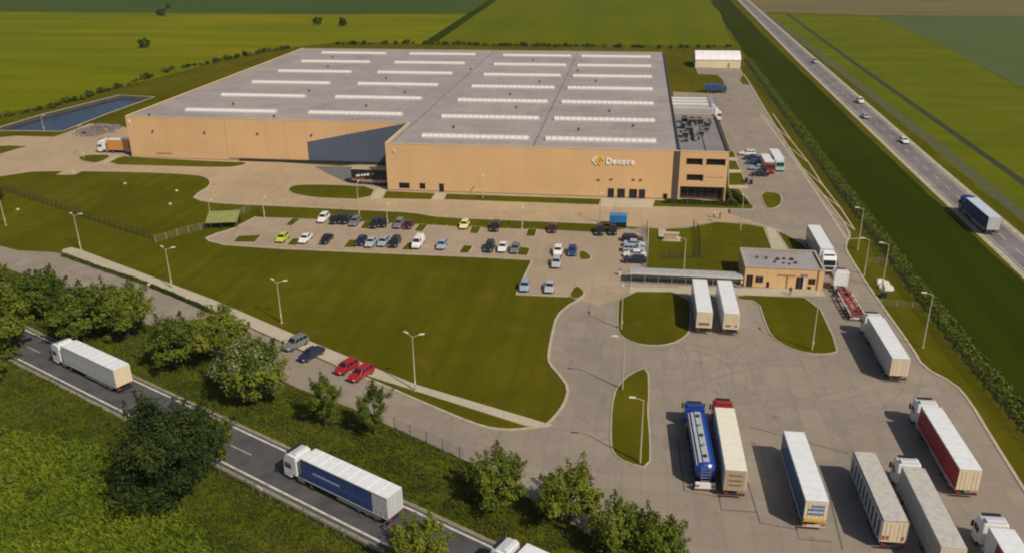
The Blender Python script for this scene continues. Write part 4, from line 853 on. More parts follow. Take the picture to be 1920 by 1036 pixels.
# long hedges
def hedge(pts, w, hgt, per_m, label, mat, seed, jit=.2):
    r = random.Random(seed); x0, y0 = pts[0]; P = []
    for (a, b) in zip(pts, pts[1:]):
        L = math.dist(a, b); dx, dy = (b[0] - a[0]) / L, (b[1] - a[1]) / L
        for _ in range(int(L * per_m)):
            t = r.random() * L; wob = .85 + .12 * math.sin(t * .9 + a[0]) + .12 * math.sin(t * .37)
            u = r.uniform(-1, 1); z = hgt * wob * math.sqrt(max(0, 1 - u * u * .75)) * (r.random() ** .35)
            o = u * w / 2 * (.9 + .15 * math.sin(t * 1.7))
            P.append((a[0] + dx * t - dy * o - x0, a[1] + dy * t + dx * o - y0, max(.1, z), -dy * u, dx * u, .6, r.uniform(.2, .8)))
    t = thing('hedge', label, 'hedge', (x0, y0, 0)); link('foliage', leaf_mesh('foliage', P, mat, (.2, .38), seed), t)
    s_ = MB()
    for x, y, a in along(pts, 2.5): s_.tube((x - x0, y - y0, 0), (x - x0 + .1, y - y0, hgt * .7), .04, .02, 5)
    s_.build('stems', BARK, t); return t
hedge(PLAN['hedge_right'], 3.6, .85, 80, 'long rough hedge along the eastern boundary of the site', LEAF_H, 401)
hedge([(8.4, 195.6), (11.6, 195.8), (23.6, 195.4), (25.2, 195.4)], 1.6, 1.0, 130, 'dark clipped hedge in front of the office glazing', LEAF_D, 402)
hedge([(26.9, 196.0), (24.6, 206.5)], 1.6, 1.1, 130, 'dark hedge on the lawn at the right side of the office', LEAF_D, 403)
hedge([(23.8, 197.0), (23.9, 206.0)], 1.0, 1.3, 130, 'narrow green hedge close to the right office wall', LEAF_H, 404)
hedge(PLAN['strip_a'], .9, .55, 90, 'low dark planting strip along the left half of the diagonal footpath', LEAF_D, 405)
hedge(PLAN['strip_b'], .8, .55, 90, 'low dark planting strip along the footpath nearer the parked dark cars', LEAF_D, 406)
# rough grass and crop in the foreground
def tufts(name, label, test, n, box, mat, hh, seed, blades=3, wdt=.05):
    r = random.Random(seed); v = []; f = []; tint = []; cnt = 0; tries = 0
    while cnt < n and tries < n * 6:
        tries += 1
        x, y = r.uniform(box[0], box[1]), r.uniform(box[2], box[3])
        if not test(x, y, r): continue
        cnt += 1; ti = r.random() * .55 + .25 * (.5 + .5 * math.sin(x * .31 + 2 * math.sin(y * .23)))
        for _ in range(blades):
            a = r.uniform(0, 6.28); L = r.uniform(*hh); px, py = x + r.uniform(-.25, .25), y + r.uniform(-.25, .25)
            lean = r.uniform(.25, .8) * L; w = wdt * r.uniform(.8, 1.8); b = len(v)
            ca, sa = math.cos(a), math.sin(a)
            v += [(px - sa * w, py + ca * w, 0), (px + sa * w, py - ca * w, 0), (px + ca * lean * .5 + sa * w, py + sa * lean * .5 - ca * w, L * .7), (px + ca * lean, py + sa * lean, L * .85)]
            f.append((b, b + 1, b + 2)); f.append((b, b + 2, b + 3)); k = min(1, max(0, ti + r.uniform(-.15, .15))); tint += [k] * 4
    me = bpy.data.meshes.new(name); me.from_pydata(v, [], f)
    a_ = me.attributes.new('tint', 'FLOAT', 'POINT'); a_.data.foreach_set('value', tint); me.materials.append(mat)
    o = link(name, me); o['kind'] = 'stuff'; o['label'] = label; o['category'] = 'grass'; return o
def side(x, y): return (Vector((x, y)) - R0).dot(RN)
def poly_in(x, y, P):
    c = False; j = len(P) - 1
    for i in range(len(P)):
        if (P[i][1] > y) != (P[j][1] > y) and x < (P[j][0] - P[i][0]) * (y - P[i][1]) / (P[j][1] - P[i][1]) + P[i][0]: c = not c
        j = i
    return c
def crop_zone(x, y): return side(x, y) < -9 - 3 * math.sin(x * .13) and x < -38 + 2 * math.sin(y * .5) - (y - 70) * .25
def grass_test(x, y, r):
    s = side(x, y)
    if -1.15 < s < 7.1 or not poly_in(x, y, PLAN['verge']): return False
    if crop_zone(x, y): return False
    return .35 + .65 * (math.sin(x * .7 + math.sin(y * .9) * 2) * .5 + .5) > r.random()
tufts('rough_grass', 'rough tussocky grass on the banks of the front road', grass_test, 38000, (-125, 12, 52, 140), LEAF_G, (.2, .55), 501, 3, .035)
def crop_test(x, y, r): return crop_zone(x, y) and x > -105
tufts('tall_weeds', 'bright green tall weeds in the bottom left corner', crop_test, 30000, (-100, -28, 50, 100), LEAF_C, (.45, 1.1), 502, 4, .075)
# weed shrubs that break up the bottom left corner
for i in range(26):
    while True:
        x, y = rb.uniform(-88, -32), rb.uniform(58, 92)
        if side(x, y) < -7: break
    bush(x, y, rb.uniform(.35, .75), 1 + 2 * (i % 2), 'low green shrub growing among the tall weeds at the bottom left', 'shrubs among the weeds', rb.uniform(.5, .9))

# ------------------------------------------------------------------ wheels, cars
def wheel_meshes(r, w):
    t = MB().tube((0, -w / 2, 0), (0, w / 2, 0), r, r, 16); rim = MB().tube((0, -w / 2 - .015, 0), (0, w / 2 + .015, 0), r * .58, r * .5, 10)
    return t.mesh('tyre', RUBBER), rim.mesh('rim', RIM)
CW = wheel_meshes(.32, .21); TWH = wheel_meshes(.5, .32); SW = wheel_meshes(.36, .22)
def wheels(t, xs, half, r, W, name='wheel'):
    for x in xs:
        for s in (-1, 1):
            o = link(name, W[0], t, (x, s * half, r)); link('rim', W[1], o)
def loft(stations, ring):
    """stations: (x, halfwidth, zbottom, ztop, shoulder); ring -> closed sections joined into a hull"""
    mb = MB(); n = None
    for (x, hw, zb, zt, sh_) in stations:
        sec = [(-hw * .92, zb), (hw * .92, zb), (hw, zb + (zt - zb) * .25), (hw, zb + (zt - zb) * .6), (hw * sh_, zt), (-hw * sh_, zt), (-hw, zb + (zt - zb) * .6), (-hw, zb + (zt - zb) * .25)]
        n = len(sec); mb.v += [(x, y, z) for y, z in sec]
    k = len(stations)
    for i in range(k - 1):
        for j in range(n):
            a = i * n + j; b = i * n + (j + 1) % n; mb.f.append((a, b, b + n, a + n))
    mb.f.append(tuple(range(n))); mb.f.append(tuple((k - 1) * n + j for j in reversed(range(n))))
    return mb
CAR = {  # length/2, belt height, roof height, cabin base x0..x1, roof x0..x1
 'hatchback': (2.0, .92, 1.48, -1.85, .95, -1.45, .30), 'saloon': (2.3, .92, 1.44, -1.55, 1.0, -.95, .28), 'estate': (2.3, .95, 1.50, -2.15, .95, -1.85, .25),
 'suv': (2.25, 1.05, 1.70, -2.1, .95, -1.75, .35), 'van': (2.45, 1.15, 1.95, -2.4, 1.45, -2.3, .75)}
CM = {}
def car_meshes(kind):
    if kind in CM: return CM[kind]
    L, zb, zr_, c0, c1, r0, r1 = CAR[kind]; hw = .90; D = {}
    st = [(-L, .74, .42, zb - .16, .92), (-L + .12, .84, .30, zb - .02, .94), (c0 + .2, hw, .24, zb, .95), (0, hw, .22, zb, .95), (c1, hw, .24, zb - .02, .94), (L - .55, .87, .26, zb - .17, .92), (L - .12, .80, .32, zb - .26, .9), (L, .70, .40, zb - .36, .9)]
    b = loft(st, None)
    hb, ht = hw * .93, hw * .72; n = len(b.v)
    b.v += [(c0, -hb, zb - .03), (c1, -hb, zb - .03), (c1, hb, zb - .03), (c0, hb, zb - .03), (r0, -ht, zr_), (r1, -ht, zr_), (r1, ht, zr_), (r0, ht, zr_)]
    b.f += [(n + 4, n + 5, n + 6, n + 7), (n, n + 1, n + 5, n + 4), (n + 1, n + 2, n + 6, n + 5), (n + 2, n + 3, n + 7, n + 6), (n + 3, n, n + 4, n + 7)]
    D['body'] = b
    def pt(u, w, face):
        """point on a cabin face: u along, w up"""
        if face in ('l', 'r'):
            s = -1 if face == 'r' else 1
            xa = c0 + (c1 - c0) * u; xb = r0 + (r1 - r0) * u; hh = hb + (ht - hb) * w
            return (xa + (xb - xa) * w, s * (hh + .012), zb - .03 + (zr_ - zb + .03) * w)
        xa, xb = (c1, r1) if face == 'f' else (c0, r0); hh = hb + (ht - hb) * w; sg_ = 1 if face == 'f' else -1
        return (xa + (xb - xa) * w + sg_ * .012, hh * (2 * u - 1), zb - .03 + (zr_ - zb + .03) * w + .008)
    def gl(face, us): 
        m_ = MB()
        for (u0, u1) in us: m_.quad(pt(u0, .14, face), pt(u1, .14, face), pt(u1, .88, face), pt(u0, .88, face))
        return m_
    D['windscreen'] = gl('f', [(.06, .94)]); D['rear_window'] = gl('b', [(.08, .92)])
    us = [(.05, .36), (.40, .66), (.70, .97)] if kind != 'van' else [(.70, .97)]
    D['side_window.l'] = gl('l', us); D['side_window.r'] = gl('r', us)
    for s, k in ((-1, 'r'), (1, 'l')):
        D['headlight.' + k] = MB().box(L - .2, L - .02, s * .62 - .14, s * .62 + .14, zb - .42, zb - .29)
        D['tail_light.' + k] = MB().box(-L - .01, -L + .12, s * .64 - .13, s * .64 + .13, zb - .34, zb - .16)
        D['mirror.' + k] = MB().box(c1 - .45, c1 - .28, s * 1.0 - .09, s * 1.0 + .09, zb, zb + .13)
    D['bumper'] = MB().box(L - .1, L + .03, -.66, .66, .28, .44); D['rear_bumper'] = MB().box(-L - .04, -L + .08, -.68, .68, .30, .48)
    out = {}
    for k, mb in D.items():
        nm = k.split('.')[0]
        mt_ = CARGLASS if 'window' in nm or nm == 'windscreen' else LIGHTW if nm == 'headlight' else LIGHTR if nm == 'tail_light' else DARKM if 'bumper' in nm else None
        if k == 'body':
            out[k] = (nm, bevelled(mb, nm, None, .04, 1), None)
        else: out[k] = (nm, mb.mesh(nm, mt_), mt_)
    CM[kind] = out; return out
CARP = {}
def car_paint(cname):
    cols = dict(white=(.78, .77, .74), silver=(.42, .44, .47), grey=(.16, .165, .175), black=(.014, .014, .016), blue=(.02, .05, .18), darkblue=(.012, .020, .055), red=(.34, .010, .014), yellow=(.62, .55, .04), cream=(.80, .70, .30), lime=(.50, .56, .05), darkred=(.07, .012, .012), green=(.012, .030, .020), lightblue=(.30, .38, .48), teal=(.30, .55, .50))
    return paint('car_' + cname, cols[cname], .22, .10)
BODYC = {}
def car(x, y, rz, kind, cname, label, group):
    t = thing('parked_car', label, 'car', (x, y, .056), rz, group)
    for k, (nm, me, mt_) in car_meshes(kind).items():
        if mt_ is None:
            key = (kind, k, cname)
            if key not in BODYC:
                m2 = me.copy(); m2.materials.clear(); m2.materials.append(car_paint(cname)); BODYC[key] = m2
            me = BODYC[key]
        link(nm, me, t)
    L = CAR[kind][0]; wheels(t, (-L * .62, L * .64), .80, .32, CW); return t
PC = PLAN['cars']
UPG, LOG = 'cars in the upper parking row', 'cars in the lower parking row'
CD = [('suv', 'white', 'white car at the left end of the upper parking row'), ('hatchback', 'black', 'black hatchback next to the white car in the upper row'), ('suv', 'black', 'black high car, third in the upper row from the left'), ('estate', 'grey', 'dark grey estate, fourth in the upper row from the left'),
 ('estate', 'black', 'black estate, first of the four dark cars right of the planted gap'), ('hatchback', 'black', 'black hatchback beside the lamp post in the upper row'), ('estate', 'grey', 'dark grey car with pale bonnet, third of the dark four in the upper row'), ('hatchback', 'darkred', 'dark red car at the right end of the dark four in the upper row'),
 ('hatchback', 'lime', 'lime yellow car at the left of the lower parking row'), ('saloon', 'white', 'white saloon beside the lime car in the lower row'), ('saloon', 'black', 'black saloon standing alone in the lower row'), ('hatchback', 'darkblue', 'dark blue car, first of the group of four in the lower row'),
 ('saloon', 'silver', 'silver saloon, second of the group of four in the lower row'), ('hatchback', 'lightblue', 'light blue car, third of the group of four in the lower row'), ('suv', 'black', 'black high car, last of the group of four in the lower row'), ('van', 'white', 'white van right of the group of four in the lower row'),
 ('hatchback', 'lightblue', 'pale blue hatchback standing alone in the middle of the lower row'), ('hatchback', 'cream', 'cream yellow car in the upper row beside a grass strip'), ('suv', 'black', 'black car in the upper row right of the cream car'), ('suv', 'green', 'dark green off-road car in the lower row'),
 ('saloon', 'white', 'white saloon beside the dark green off-road car'), ('hatchback', 'grey', 'small dark car at the right end of the lower row by the grass patch'), ('hatchback', 'darkred', 'dark brown red car alone towards the right of the upper row'), ('suv', 'black', 'black car left of the one under the blue shelter'), ('suv', 'black', 'black car parked directly below the blue shelter'),
 ('hatchback', 'white', 'white hatchback in the inner bay beside the blue car'), ('hatchback', 'blue', 'blue hatchback next to the rounded grass tip'), ('estate', 'silver', 'silver estate behind the white hatchback'), ('hatchback', 'lightblue', 'pale blue hatchback at the lower left corner of the car park'), ('saloon', 'silver', 'silver saloon at the lower edge of the car park'),
 ('estate', 'black', 'black estate at the upper end of the side row'), ('saloon', 'silver', 'silver saloon, second from the top of the side row'), ('estate', 'lightblue', 'pale blue estate in the middle of the side row'), ('saloon', 'white', 'white saloon, second from the bottom of the side row'), ('estate', 'darkblue', 'dark blue estate at the lower end of the side row'),
 ('estate', 'white', 'white car at the far end of the row beside the office'), ('saloon', 'darkblue', 'dark blue saloon, second of the row beside the office'), ('hatchback', 'blue', 'blue hatchback in the middle of the row beside the office'), ('estate', 'lightblue', 'pale blue estate, fourth of the row beside the office'), ('saloon', 'black', 'black saloon nearest the grass in the row beside the office'),
 ('suv', 'grey', 'dark grey car half hidden by the white flowering tree'), ('saloon', 'darkblue', 'dark blue saloon on the street beside the white flowering tree'), ('hatchback', 'red', 'red hatchback on the street, left of the two red cars'), ('estate', 'red', 'red estate on the street, right of the two red cars'), ('hatchback', 'lightblue', 'pale car behind the slender young tree on the street'), ('hatchback', 'silver', 'silver car under the trees by the street')]
for i, ((x, y), (kd, cn, lb)) in enumerate(zip(PC, CD)):
    if i == 44: continue
    if i < 30: rz, g = -math.pi / 2 + rb.uniform(-.03, .03), (UPG if y > 168 else LOG if y > 157 else 'cars in the inner bays')
    elif i < 35: rz, g = rb.choice((0, math.pi)) + rb.uniform(-.03, .03), 'cars in the side row'
    elif i < 40: rz, g = math.pi + rb.uniform(-.03, .03), 'cars beside the office'
    else: rz, g = math.atan2(RN.y, RN.x) + math.pi + rb.uniform(-.04, .04), 'cars on the street'
    car(x, y, rz, kd, cn, lb, g)

# ------------------------------------------------------------------ lorries
def trailer_parts(t, side, rear, roof, kind='curtain', x0=-6.8, x1=6.8, roof_h=4.0, ribs=True, lower=None):
    hw = 1.275
    MB().box(x0, x1, -hw + .02, hw - .02, 1.12, 1.30).build('floor_frame', CHASSIS, t)
    MB().box(x0 + .02, x1 - .02, -hw + .06, hw - .06, 1.3, roof_h - .1).build('load_body', rear, t)
    nb = 6; w = (x1 - x0) / nb
    for s in (-1, 1):
        for i in range(nb):
            a = x0 + i * w
            MB().box(a + .02, a + w - .02, min(s * hw, s * (hw - .05)), max(s * hw, s * (hw - .05)), 1.22, roof_h - .12).build('side_curtain' if kind == 'curtain' else 'side_panel', (side[i % len(side)] if isinstance(side, list) else side), t)
        if kind == 'curtain':
            sb_ = MB()
            for i in range(19):
                a = x0 + .3 + i * (x1 - x0 - .6) / 18; sb_.box(a - .025, a + .025, min(s * hw, s * (hw + .012)), max(s * hw, s * (hw + .012)), 1.08, 1.75)
            sb_.build('curtain_strap', CHASSIS, t)
            MB().box(x0, x1, min(s * hw, s * (hw + .02)), max(s * hw, s * (hw + .02)), 1.06, 1.21).build('side_rave', GREYW, t)
        if kind == 'ribbed':
            for i in range(11):
                a = x0 + .3 + i * (x1 - x0 - .6) / 10; MB().box(a - .28, a + .28, min(s * hw, s * (hw + .06)), max(s * hw, s * (hw + .06)), 1.2, roof_h - .6).build('side_rib', GREYW, t)
            MB().box(x0, x1, min(s * hw, s * (hw + .07)), max(s * hw, s * (hw + .07)), roof_h - .58, roof_h - .13).box(x0, x1, min(s * hw, s * (hw + .07)), max(s * hw, s * (hw + .07)), 1.1, 1.25).build('side_rail', GREYW, t)
    MB().box(x0, x1, -hw - .02, hw + .02, roof_h - .12, roof_h - .06).build('roof_rail', CHASSIS if kind == 'ribbed' else GALV, t)
    m_ = MB(); k = 9
    for i in range(k):
        a = x0 + i * (x1 - x0) / k; b = a + (x1 - x0) / k
        m_.box(a + .015, b - .015, -hw + .03, hw - .03, roof_h - .07, roof_h, .03)
    m_.build('roof', roof, t)
    for s in (-1, 1):
        d = MB().box(x0 - .05, x0, min(s * .015, s * (hw - .06)), max(s * .015, s * (hw - .06)), 1.2, roof_h - .16).build('rear_door', rear, t)
        MB().tube((x0 - .09, s * .42, 1.25), (x0 - .09, s * .42, roof_h - .25), .014, .014, 5).tube((x0 - .09, s * .85, 1.25), (x0 - .09, s * .85, roof_h - .25), .014, .014, 5).build('lock_rod', GALV, d)
        MB().box(x0 - .08, x0 - .02, s * .95 - .2, s * .95 + .2, .78, .95).build('rear_light', LIGHTR, t)
        MB().box(x0 + 1.2, x0 + 8.0, min(s * 1.18, s * 1.23), max(s * 1.18, s * 1.23), .55, .95).build('side_guard', GALV, t)
        MB().box(4.0, 4.15, s * .75 - .08, s * .75 + .08, .1, 1.12).box(3.9, 4.25, s * .75 - .15, s * .75 + .15, .05, .1).build('landing_leg', CHASSIS, t)
    MB().box(x0 - .05, x0 + .1, -1.2, 1.2, .55, .78).build('rear_bumper', lower or CHASSIS, t)
    MB().box(x0 + .2, x1 - .2, -.45, -.25, .85, 1.12).box(x0 + .2, x1 - .2, .25, .45, .85, 1.12).build('chassis', CHASSIS, t)
    wheels(t, (x0 + 2.0, x0 + 3.3, x0 + 4.6), 1.05, .5, TWH)
CABM = {}
def tractor_parts(t, col, dx=0.0, high=True, deflector=True):
    zt = 3.7 if high else 3.0
    key = (col.name, high)
    if key not in CABM:
        prof = [(7.75, .95), (8.7, .95), (8.7, .45), (10.05, .45), (10.02, 1.75), (9.85, min(2.85, zt - .3)), (9.5, zt - .2), (8.9, zt), (7.75, zt - .05)]
        CABM[key] = bevelled(MB().prism(prof, -1.24, 1.24), 'cab', col, .09, 2)
    link('cab', CABM[key], t, (dx, 0, 0))
    def B(*a): return MB().box(a[0] + dx, a[1] + dx, *a[2:])
    zw = min(2.85, zt - .3)
    m_ = MB().prism([(10.035 + dx, 1.78), (10.06 + dx, 1.80), (9.895 + dx, zw - .05), (9.86 + dx, zw - .06)], -1.08, 1.08); m_.build('windscreen', CARGLASS, t)
    B(10.03, 10.09, -.85, .85, .95, 1.6).build('grille', DARKM, t); B(10.0, 10.14, -1.2, 1.2, .35, .68).build('front_bumper', CHASSIS, t)
    if deflector: MB().prism([(7.8 + dx, zt - .04), (9.0 + dx, zt - .02), (8.1 + dx, zt + .28), (7.8 + dx, zt + .3)], -1.0, 1.0).build('roof_deflector', col, t)
    B(9.15, 9.6, -.95, .95, zt - .03, zt + .03).build('sun_visor', DARKM, t)
    for s in (-1, 1):
        MB().quad((8.6 + dx, s * 1.252, 1.75), (9.65 + dx, s * 1.252, 1.75), (9.6 + dx, s * 1.252, 2.5), (8.6 + dx, s * 1.252, 2.5)).build('side_window', CARGLASS, t)
        B(10.04, 10.1, s * .98 - .17, s * .98 + .17, .72, .92).build('headlight', LIGHTW, t)
        B(9.75, 9.95, s * 1.42 - .1, s * 1.42 + .1, 1.8, 2.5).build('mirror', DARKM, t)
        B(6.6, 7.6, s * .95 - .28, s * .95 + .28, .5, 1.0).build('fuel_tank', GALV, t)
        B(7.72, 7.78, s * 1.1 - .12, s * 1.1 + .12, 1.2, zt - .2).build('side_fairing', col, t)
    B(4.3, 9.6, -.45, .45, .75, .93).build('tractor_chassis', CHASSIS, t)
    for x in (9.2, 5.4):
        for s in (-1, 1):
            o = link('wheel', TWH[0], t, (x + dx, s * 1.03, .5)); link('rim', TWH[1], o)
def lorry(x, y, deg, label, side, rear, roof, cab=None, name='semi_truck', cat='truck', group=None, z=.045, **kw):
    t = thing(name, label, cat, (x, y, z), R(deg), group)
    trailer_parts(t, side, rear, roof, **kw)
    if cab: tractor_parts(t, cab)
    return t
REDP = paint('red_tarp', (.36, .010, .026), .6, .05); BLUEP = paint('blue_tarp', (.010, .055, .22), .45, .08); NAVY = paint('navy_tarp', (.008, .085, .19), .8, .08)
SILV = paint('silver_side', (.42, .41, .42), .45, .2); REDC = paint('red_cab', (.34, .02, .02), .3, .1); BLUEC = paint('blue_cab', (.010, .055, .30), .3, .08)
DIRTYW = paint('dirty_white', (.62, .60, .54), .55, .35); TANREAR = paint('tan_rear', (.46, .37, .25), .5, .2); GREYW = paint('grey_white', (.56, .57, .58), .5, .22); TEALP = paint('teal_tarp', (.10, .20, .21), .5, .1); BLACKP = paint('black_tarp', (.018, .016, .018), .4, .1)
TR = PLAN['trucks']
def placed(k, back=0.0):
    x, y, d = TR[k]; return x, y, d
x, y, d = TR['A']; lorry(x, y + 2.2, -89.7, 'white lorry coming down the lane beside the gatehouse', SILV, WHITE, WHITE, WHITE, group='queueing lorries')
x, y, d = TR['B']; lorry(x, y - 1.0, 90.8, 'white lorry with cream rear doors waiting in the lane below the gatehouse', GREYW, CREAM, WHITE, WHITE, group='queueing lorries')
x, y, d = TR['C']; lorry(x, y - .6, 91.2, 'lorry with dark red sides and white roof on the right edge of the yard', REDP, CREAM, WHITE, WHITE, group='queueing lorries')
x, y, d = TR['D']; lorry(x, y, 90.5, 'lorry with grey tarpaulin roof and white cab at the bottom right', SILV, CREAM, GREYP, WHITE)
K0 = lorry(39.5, 70.2, 91.0, 'white lorry with red and blue side in the bottom right corner', [WHITE, WHITE, WHITE, BLUEP, REDP, WHITE], CREAM, WHITE, WHITE, group='queueing lorries')
x, y, d = TR['E']; E0 = lorry(x, y, 91.3, 'parked trailer with ribbed dark and white side and dusty grey tarpaulin top', [BLACKP], CREAM, GREYP, None, name='semi_trailer', cat='trailer', kind='ribbed', x0=-6.3, x1=6.3, roof_h=3.9)
for s in (-.95, .6, 1.0): MB().box(-6.42, -6.36, s - .1, s + .1, 1.55, 2.0).build('door_sticker', plain('sticker_red', (.40, .08, .03), .5), E0)
x, y, d = TR['F']; F0 = lorry(x, y, 91.3, 'parked trailer with dark blue sides, white roof and blue stripes on its rear doors', NAVY, CREAM, WHITE, None, name='semi_trailer', cat='trailer', lower=paint('cream_bumper', (.6, .5, .36), .5, .1))
for z in (2.2, 2.75, 3.2): MB().box(-6.92, -6.86, -.85, .8 - .3 * (z > 3), z, z + .24).build('rear_lettering', plain('print_blue', (.10, .18, .42), .5), F0)
MB().box(-6.92, -6.86, -1.15, 1.15, 1.35, 1.72).build('rear_stripe', plain('print_yellow', (.62, .42, .05), .5), F0)
x, y, d = TR['Gt']; G0 = lorry(x, y, 90.6, 'parked lorry with red cab and long dusty white roof', WHITE, TANREAR, paint('ivory_roof', (.78, .75, .62), .5, .15), REDC)
for z in (1.9, 2.5, 3.2): MB().box(-6.9, -6.86, -.7, .7, z, z + .2).build('rear_lettering', plain('print_brown', (.22, .15, .09), .6), G0)
x, y, d = TR['I']; I0 = lorry(x, y, 90.1, 'white box trailer left of the pair parked below the gatehouse', GREYW, CREAM, WHITE, None, name='semi_trailer', cat='trailer', group='white trailers by the gatehouse')
MB().box(-6.92, -6.86, -.85, .85, 1.75, 2.15).build('rear_lettering', plain('print_brown', (.22, .15, .09), .6), I0)
x, y, d = TR['J']; J0 = lorry(x, y, 90.1, 'white box trailer right of the pair parked below the gatehouse', GREYW, CREAM, WHITE, None, name='semi_trailer', cat='trailer', group='white trailers by the gatehouse')
for yy in (-.8, .2, .6): MB().box(-6.92, -6.86, yy - .15, yy + .15, 1.7, 2.0).build('rear_sticker', plain('print_brown', (.22, .15, .09), .6), J0)
# on the front road, heading to the upper left
def on_road(s, off): p = road_pt(s, off); return p
RDEG = math.degrees(math.atan2(RD.y, RD.x))
def road_lorry(x, y, off, label, **kw):
    s = (Vector((x, y)) - R0).dot(RD); p = road_pt(s, off); return lorry(p[0], p[1], RDEG, label, group='lorries on the front road', **kw)
x, y, d = TR['L']; road_lorry(x + 1.2, y - .6, 3.5, 'white lorry driving on the front road at the left', side=GREYW, rear=CREAM, roof=WHITE, cab=WHITE)
x, y, d = TR['M']; M0 = road_lorry(x + .9, y - .5, 3.4, 'blue sided lorry with white roof driving on the front road', side=[GREYW, BLUEP, BLUEP, BLUEP, BLUEP, BLUEP], rear=GREYW, roof=WHITE, cab=WHITE)
MB().box(.5, 4.8, 1.278, 1.30, 2.55, 2.72).build('side_stripe', plain('stripe_pale', (.45, .55, .68), .5), M0)
road_lorry(-3.2, 64.2, 3.5, 'white roofed lorry cut off at the bottom edge of the front road', side=SILV, rear=GREYW, roof=WHITE, cab=WHITE)
# on the country road
lorry(75.6, 187.5, 90.4, 'blue sided lorry with pale roof on the country road', BLUEP, GREYW, paint('pale_blue_roof', (.55, .62, .72), .4, .1), BLUEC, group='lorries on the country road')
for xx, yy, dg, kd, cn, lb in ((79.9, 262, -89.5, 'estate', 'white', 'white car on the country road above the blue lorry'), (80.8, 322, -89.3, 'van', 'white', 'white van on the country road beside the far yard'), (81.8, 415, -89.0, 'van', 'silver', 'silver van farthest up the country road'), (76.6, 296, 90.5, 'saloon', 'silver', 'silver saloon driving away on the country road')):
    cr_ = car(xx, yy, R(dg), kd, cn, lb, 'cars on the country road'); cr_.name = 'car'
# docked at the buildings
t = thing('semi_truck', 'lorry with white cab and orange side docked at the left warehouse wall', 'truck', (-148.7, 226.8, .05), R(180))
trailer_parts(t, [TEALP, TEALP, TEALP, ORANGE, ORANGE, ORANGE], TEALP, WHITE); tractor_parts(t, WHITE, -3.2 + 3.2)
t.location.x = -144.7
q = lorry(-65.3, 203.8, 180, 'black sided trailer with white lettering docked at the inner warehouse corner', BLACKP, BLACKP, TANREAR, None, name='semi_trailer', cat='trailer', z=.062, lower=LIGHTR, x0=-5.4, x1=5.0)
for i, (a, w_) in enumerate(((-.9, .25), (.2, .7), (1.1, .6), (1.9, .5), (2.7, .6), (3.4, .3))): MB().box(a, a + w_, 1.278, 1.30, 2.5 - .1 * i, 3.0 - .1 * i).build('side_lettering', SIGNW, q)
MB().box(1.5, 4.9, 1.278, 1.30, 1.4, 1.75).build('side_stripe', plain('stripe_red', (.32, .05, .03), .5), q)
for i, (yy, lb) in enumerate(((304.4, 'farthest of the white lorries docked on the right of the warehouse'), (299.3, 'middle white lorry docked on the right of the warehouse'), (294.2, 'nearest long white lorry docked on the right of the warehouse'))):
    lorry(18.4, yy, 0, lb, GREYW, WHITE, WHITE, paint('grey_blue_cab', (.30, .36, .44), .3, .1) if i < 2 else GREYW, group='lorries docked at the right warehouse wall')
lorry(19.0, 287.2, 0, 'lorry with big white cab whose trailer is hidden behind the office roof', SILV, WHITE, GREYP, WHITE, group='lorries docked at the right warehouse wall')
# tanker
tk = thing('tanker_truck', 'blue tanker lorry with pale walkway along its tank', 'tanker', (10.1, 91.2, .045), R(92.3))
hw, zc = 1.22, 2.35
def tank_sec(k):
    out = []
    for i in range(18):
        a = 2 * math.pi * i / 18; out.append((k * hw * abs(math.cos(a)) ** .8 * (1 if math.cos(a) > 0 else -1), zc + k * 1.12 * abs(math.sin(a)) ** .9 * (1 if math.sin(a) > 0 else -1)))
    return out
m_ = MB()
for x, k in ((-6.0, .72), (-5.75, .95), (-5.5, 1.0), (-1.5, 1.0), (2.5, 1.0), (5.6, 1.0), (5.85, .95), (6.05, .72)): m_.v += [(x, yy, z) for yy, z in tank_sec(k)]
for i in range(7):
    for j in range(18): m_.f.append((i * 18 + j, i * 18 + (j + 1) % 18, (i + 1) * 18 + (j + 1) % 18, (i + 1) * 18 + j))
m_.f.append(tuple(range(18))); m_.f.append(tuple(7 * 18 + j for j in reversed(range(18)))); m_.build('tank', BLUEC, tk)
WALK = paint('tank_walkway', (.40, .43, .46), .5, .2)
MB().box(-5.4, 5.5, -.40, .32, 3.42, 3.52).build('walkway', WALK, tk); MB().box(-5.4, 5.5, .45, .80, 3.30, 3.42).build('walkway', WALK, tk)
MB().box(-5.6, 5.7, .98, 1.10, 3.05, 3.20).build('side_rail', WALK, tk); MB().box(-5.6, 5.7, -1.10, -.98, 3.05, 3.20).build('side_rail', BLUEC, tk)
for i in range(5): MB().tube((-4.4 + 2.2 * i, .02, 3.52), (-4.4 + 2.2 * i, .02, 3.72), .26, .22, 12).build('hatch', GALV if i % 2 else CHASSIS, tk)
for i in range(9): MB().box(-5.2 + i * 1.3, -5.1 + i * 1.3, -1.24, 1.24, 1.15, 1.45).build('saddle', CHASSIS, tk)
for s in (-1, 1):
    MB().box(-5.6, 3.0, min(s * 1.16, s * 1.22), max(s * 1.16, s * 1.22), .5, 1.05).build('side_guard', BLUEC, tk)
    MB().box(-6.52, -6.45, s * .9 - .22, s * .9 + .22, .75, .95).build('rear_light', LIGHTR, tk)
    MB().tube((-6.25, s * .5, .7), (-6.25, s * .5, 3.4), .03).build('ladder_rail', GALV, tk)
for z in (1.0, 1.4, 1.8, 2.2, 2.6, 3.0): MB().box(-6.28, -6.22, -.48, .48, z, z + .04).build('ladder_rung', GALV, tk)
MB().box(-6.45, -6.2, -1.15, 1.15, .55, 1.2).build('valve_box', WHITE, tk); MB().box(-6.5, -6.4, -1.2, 1.2, .4, .58).build('rear_bumper', paint('cream_bumper', (.6, .5, .36), .5, .1), tk)
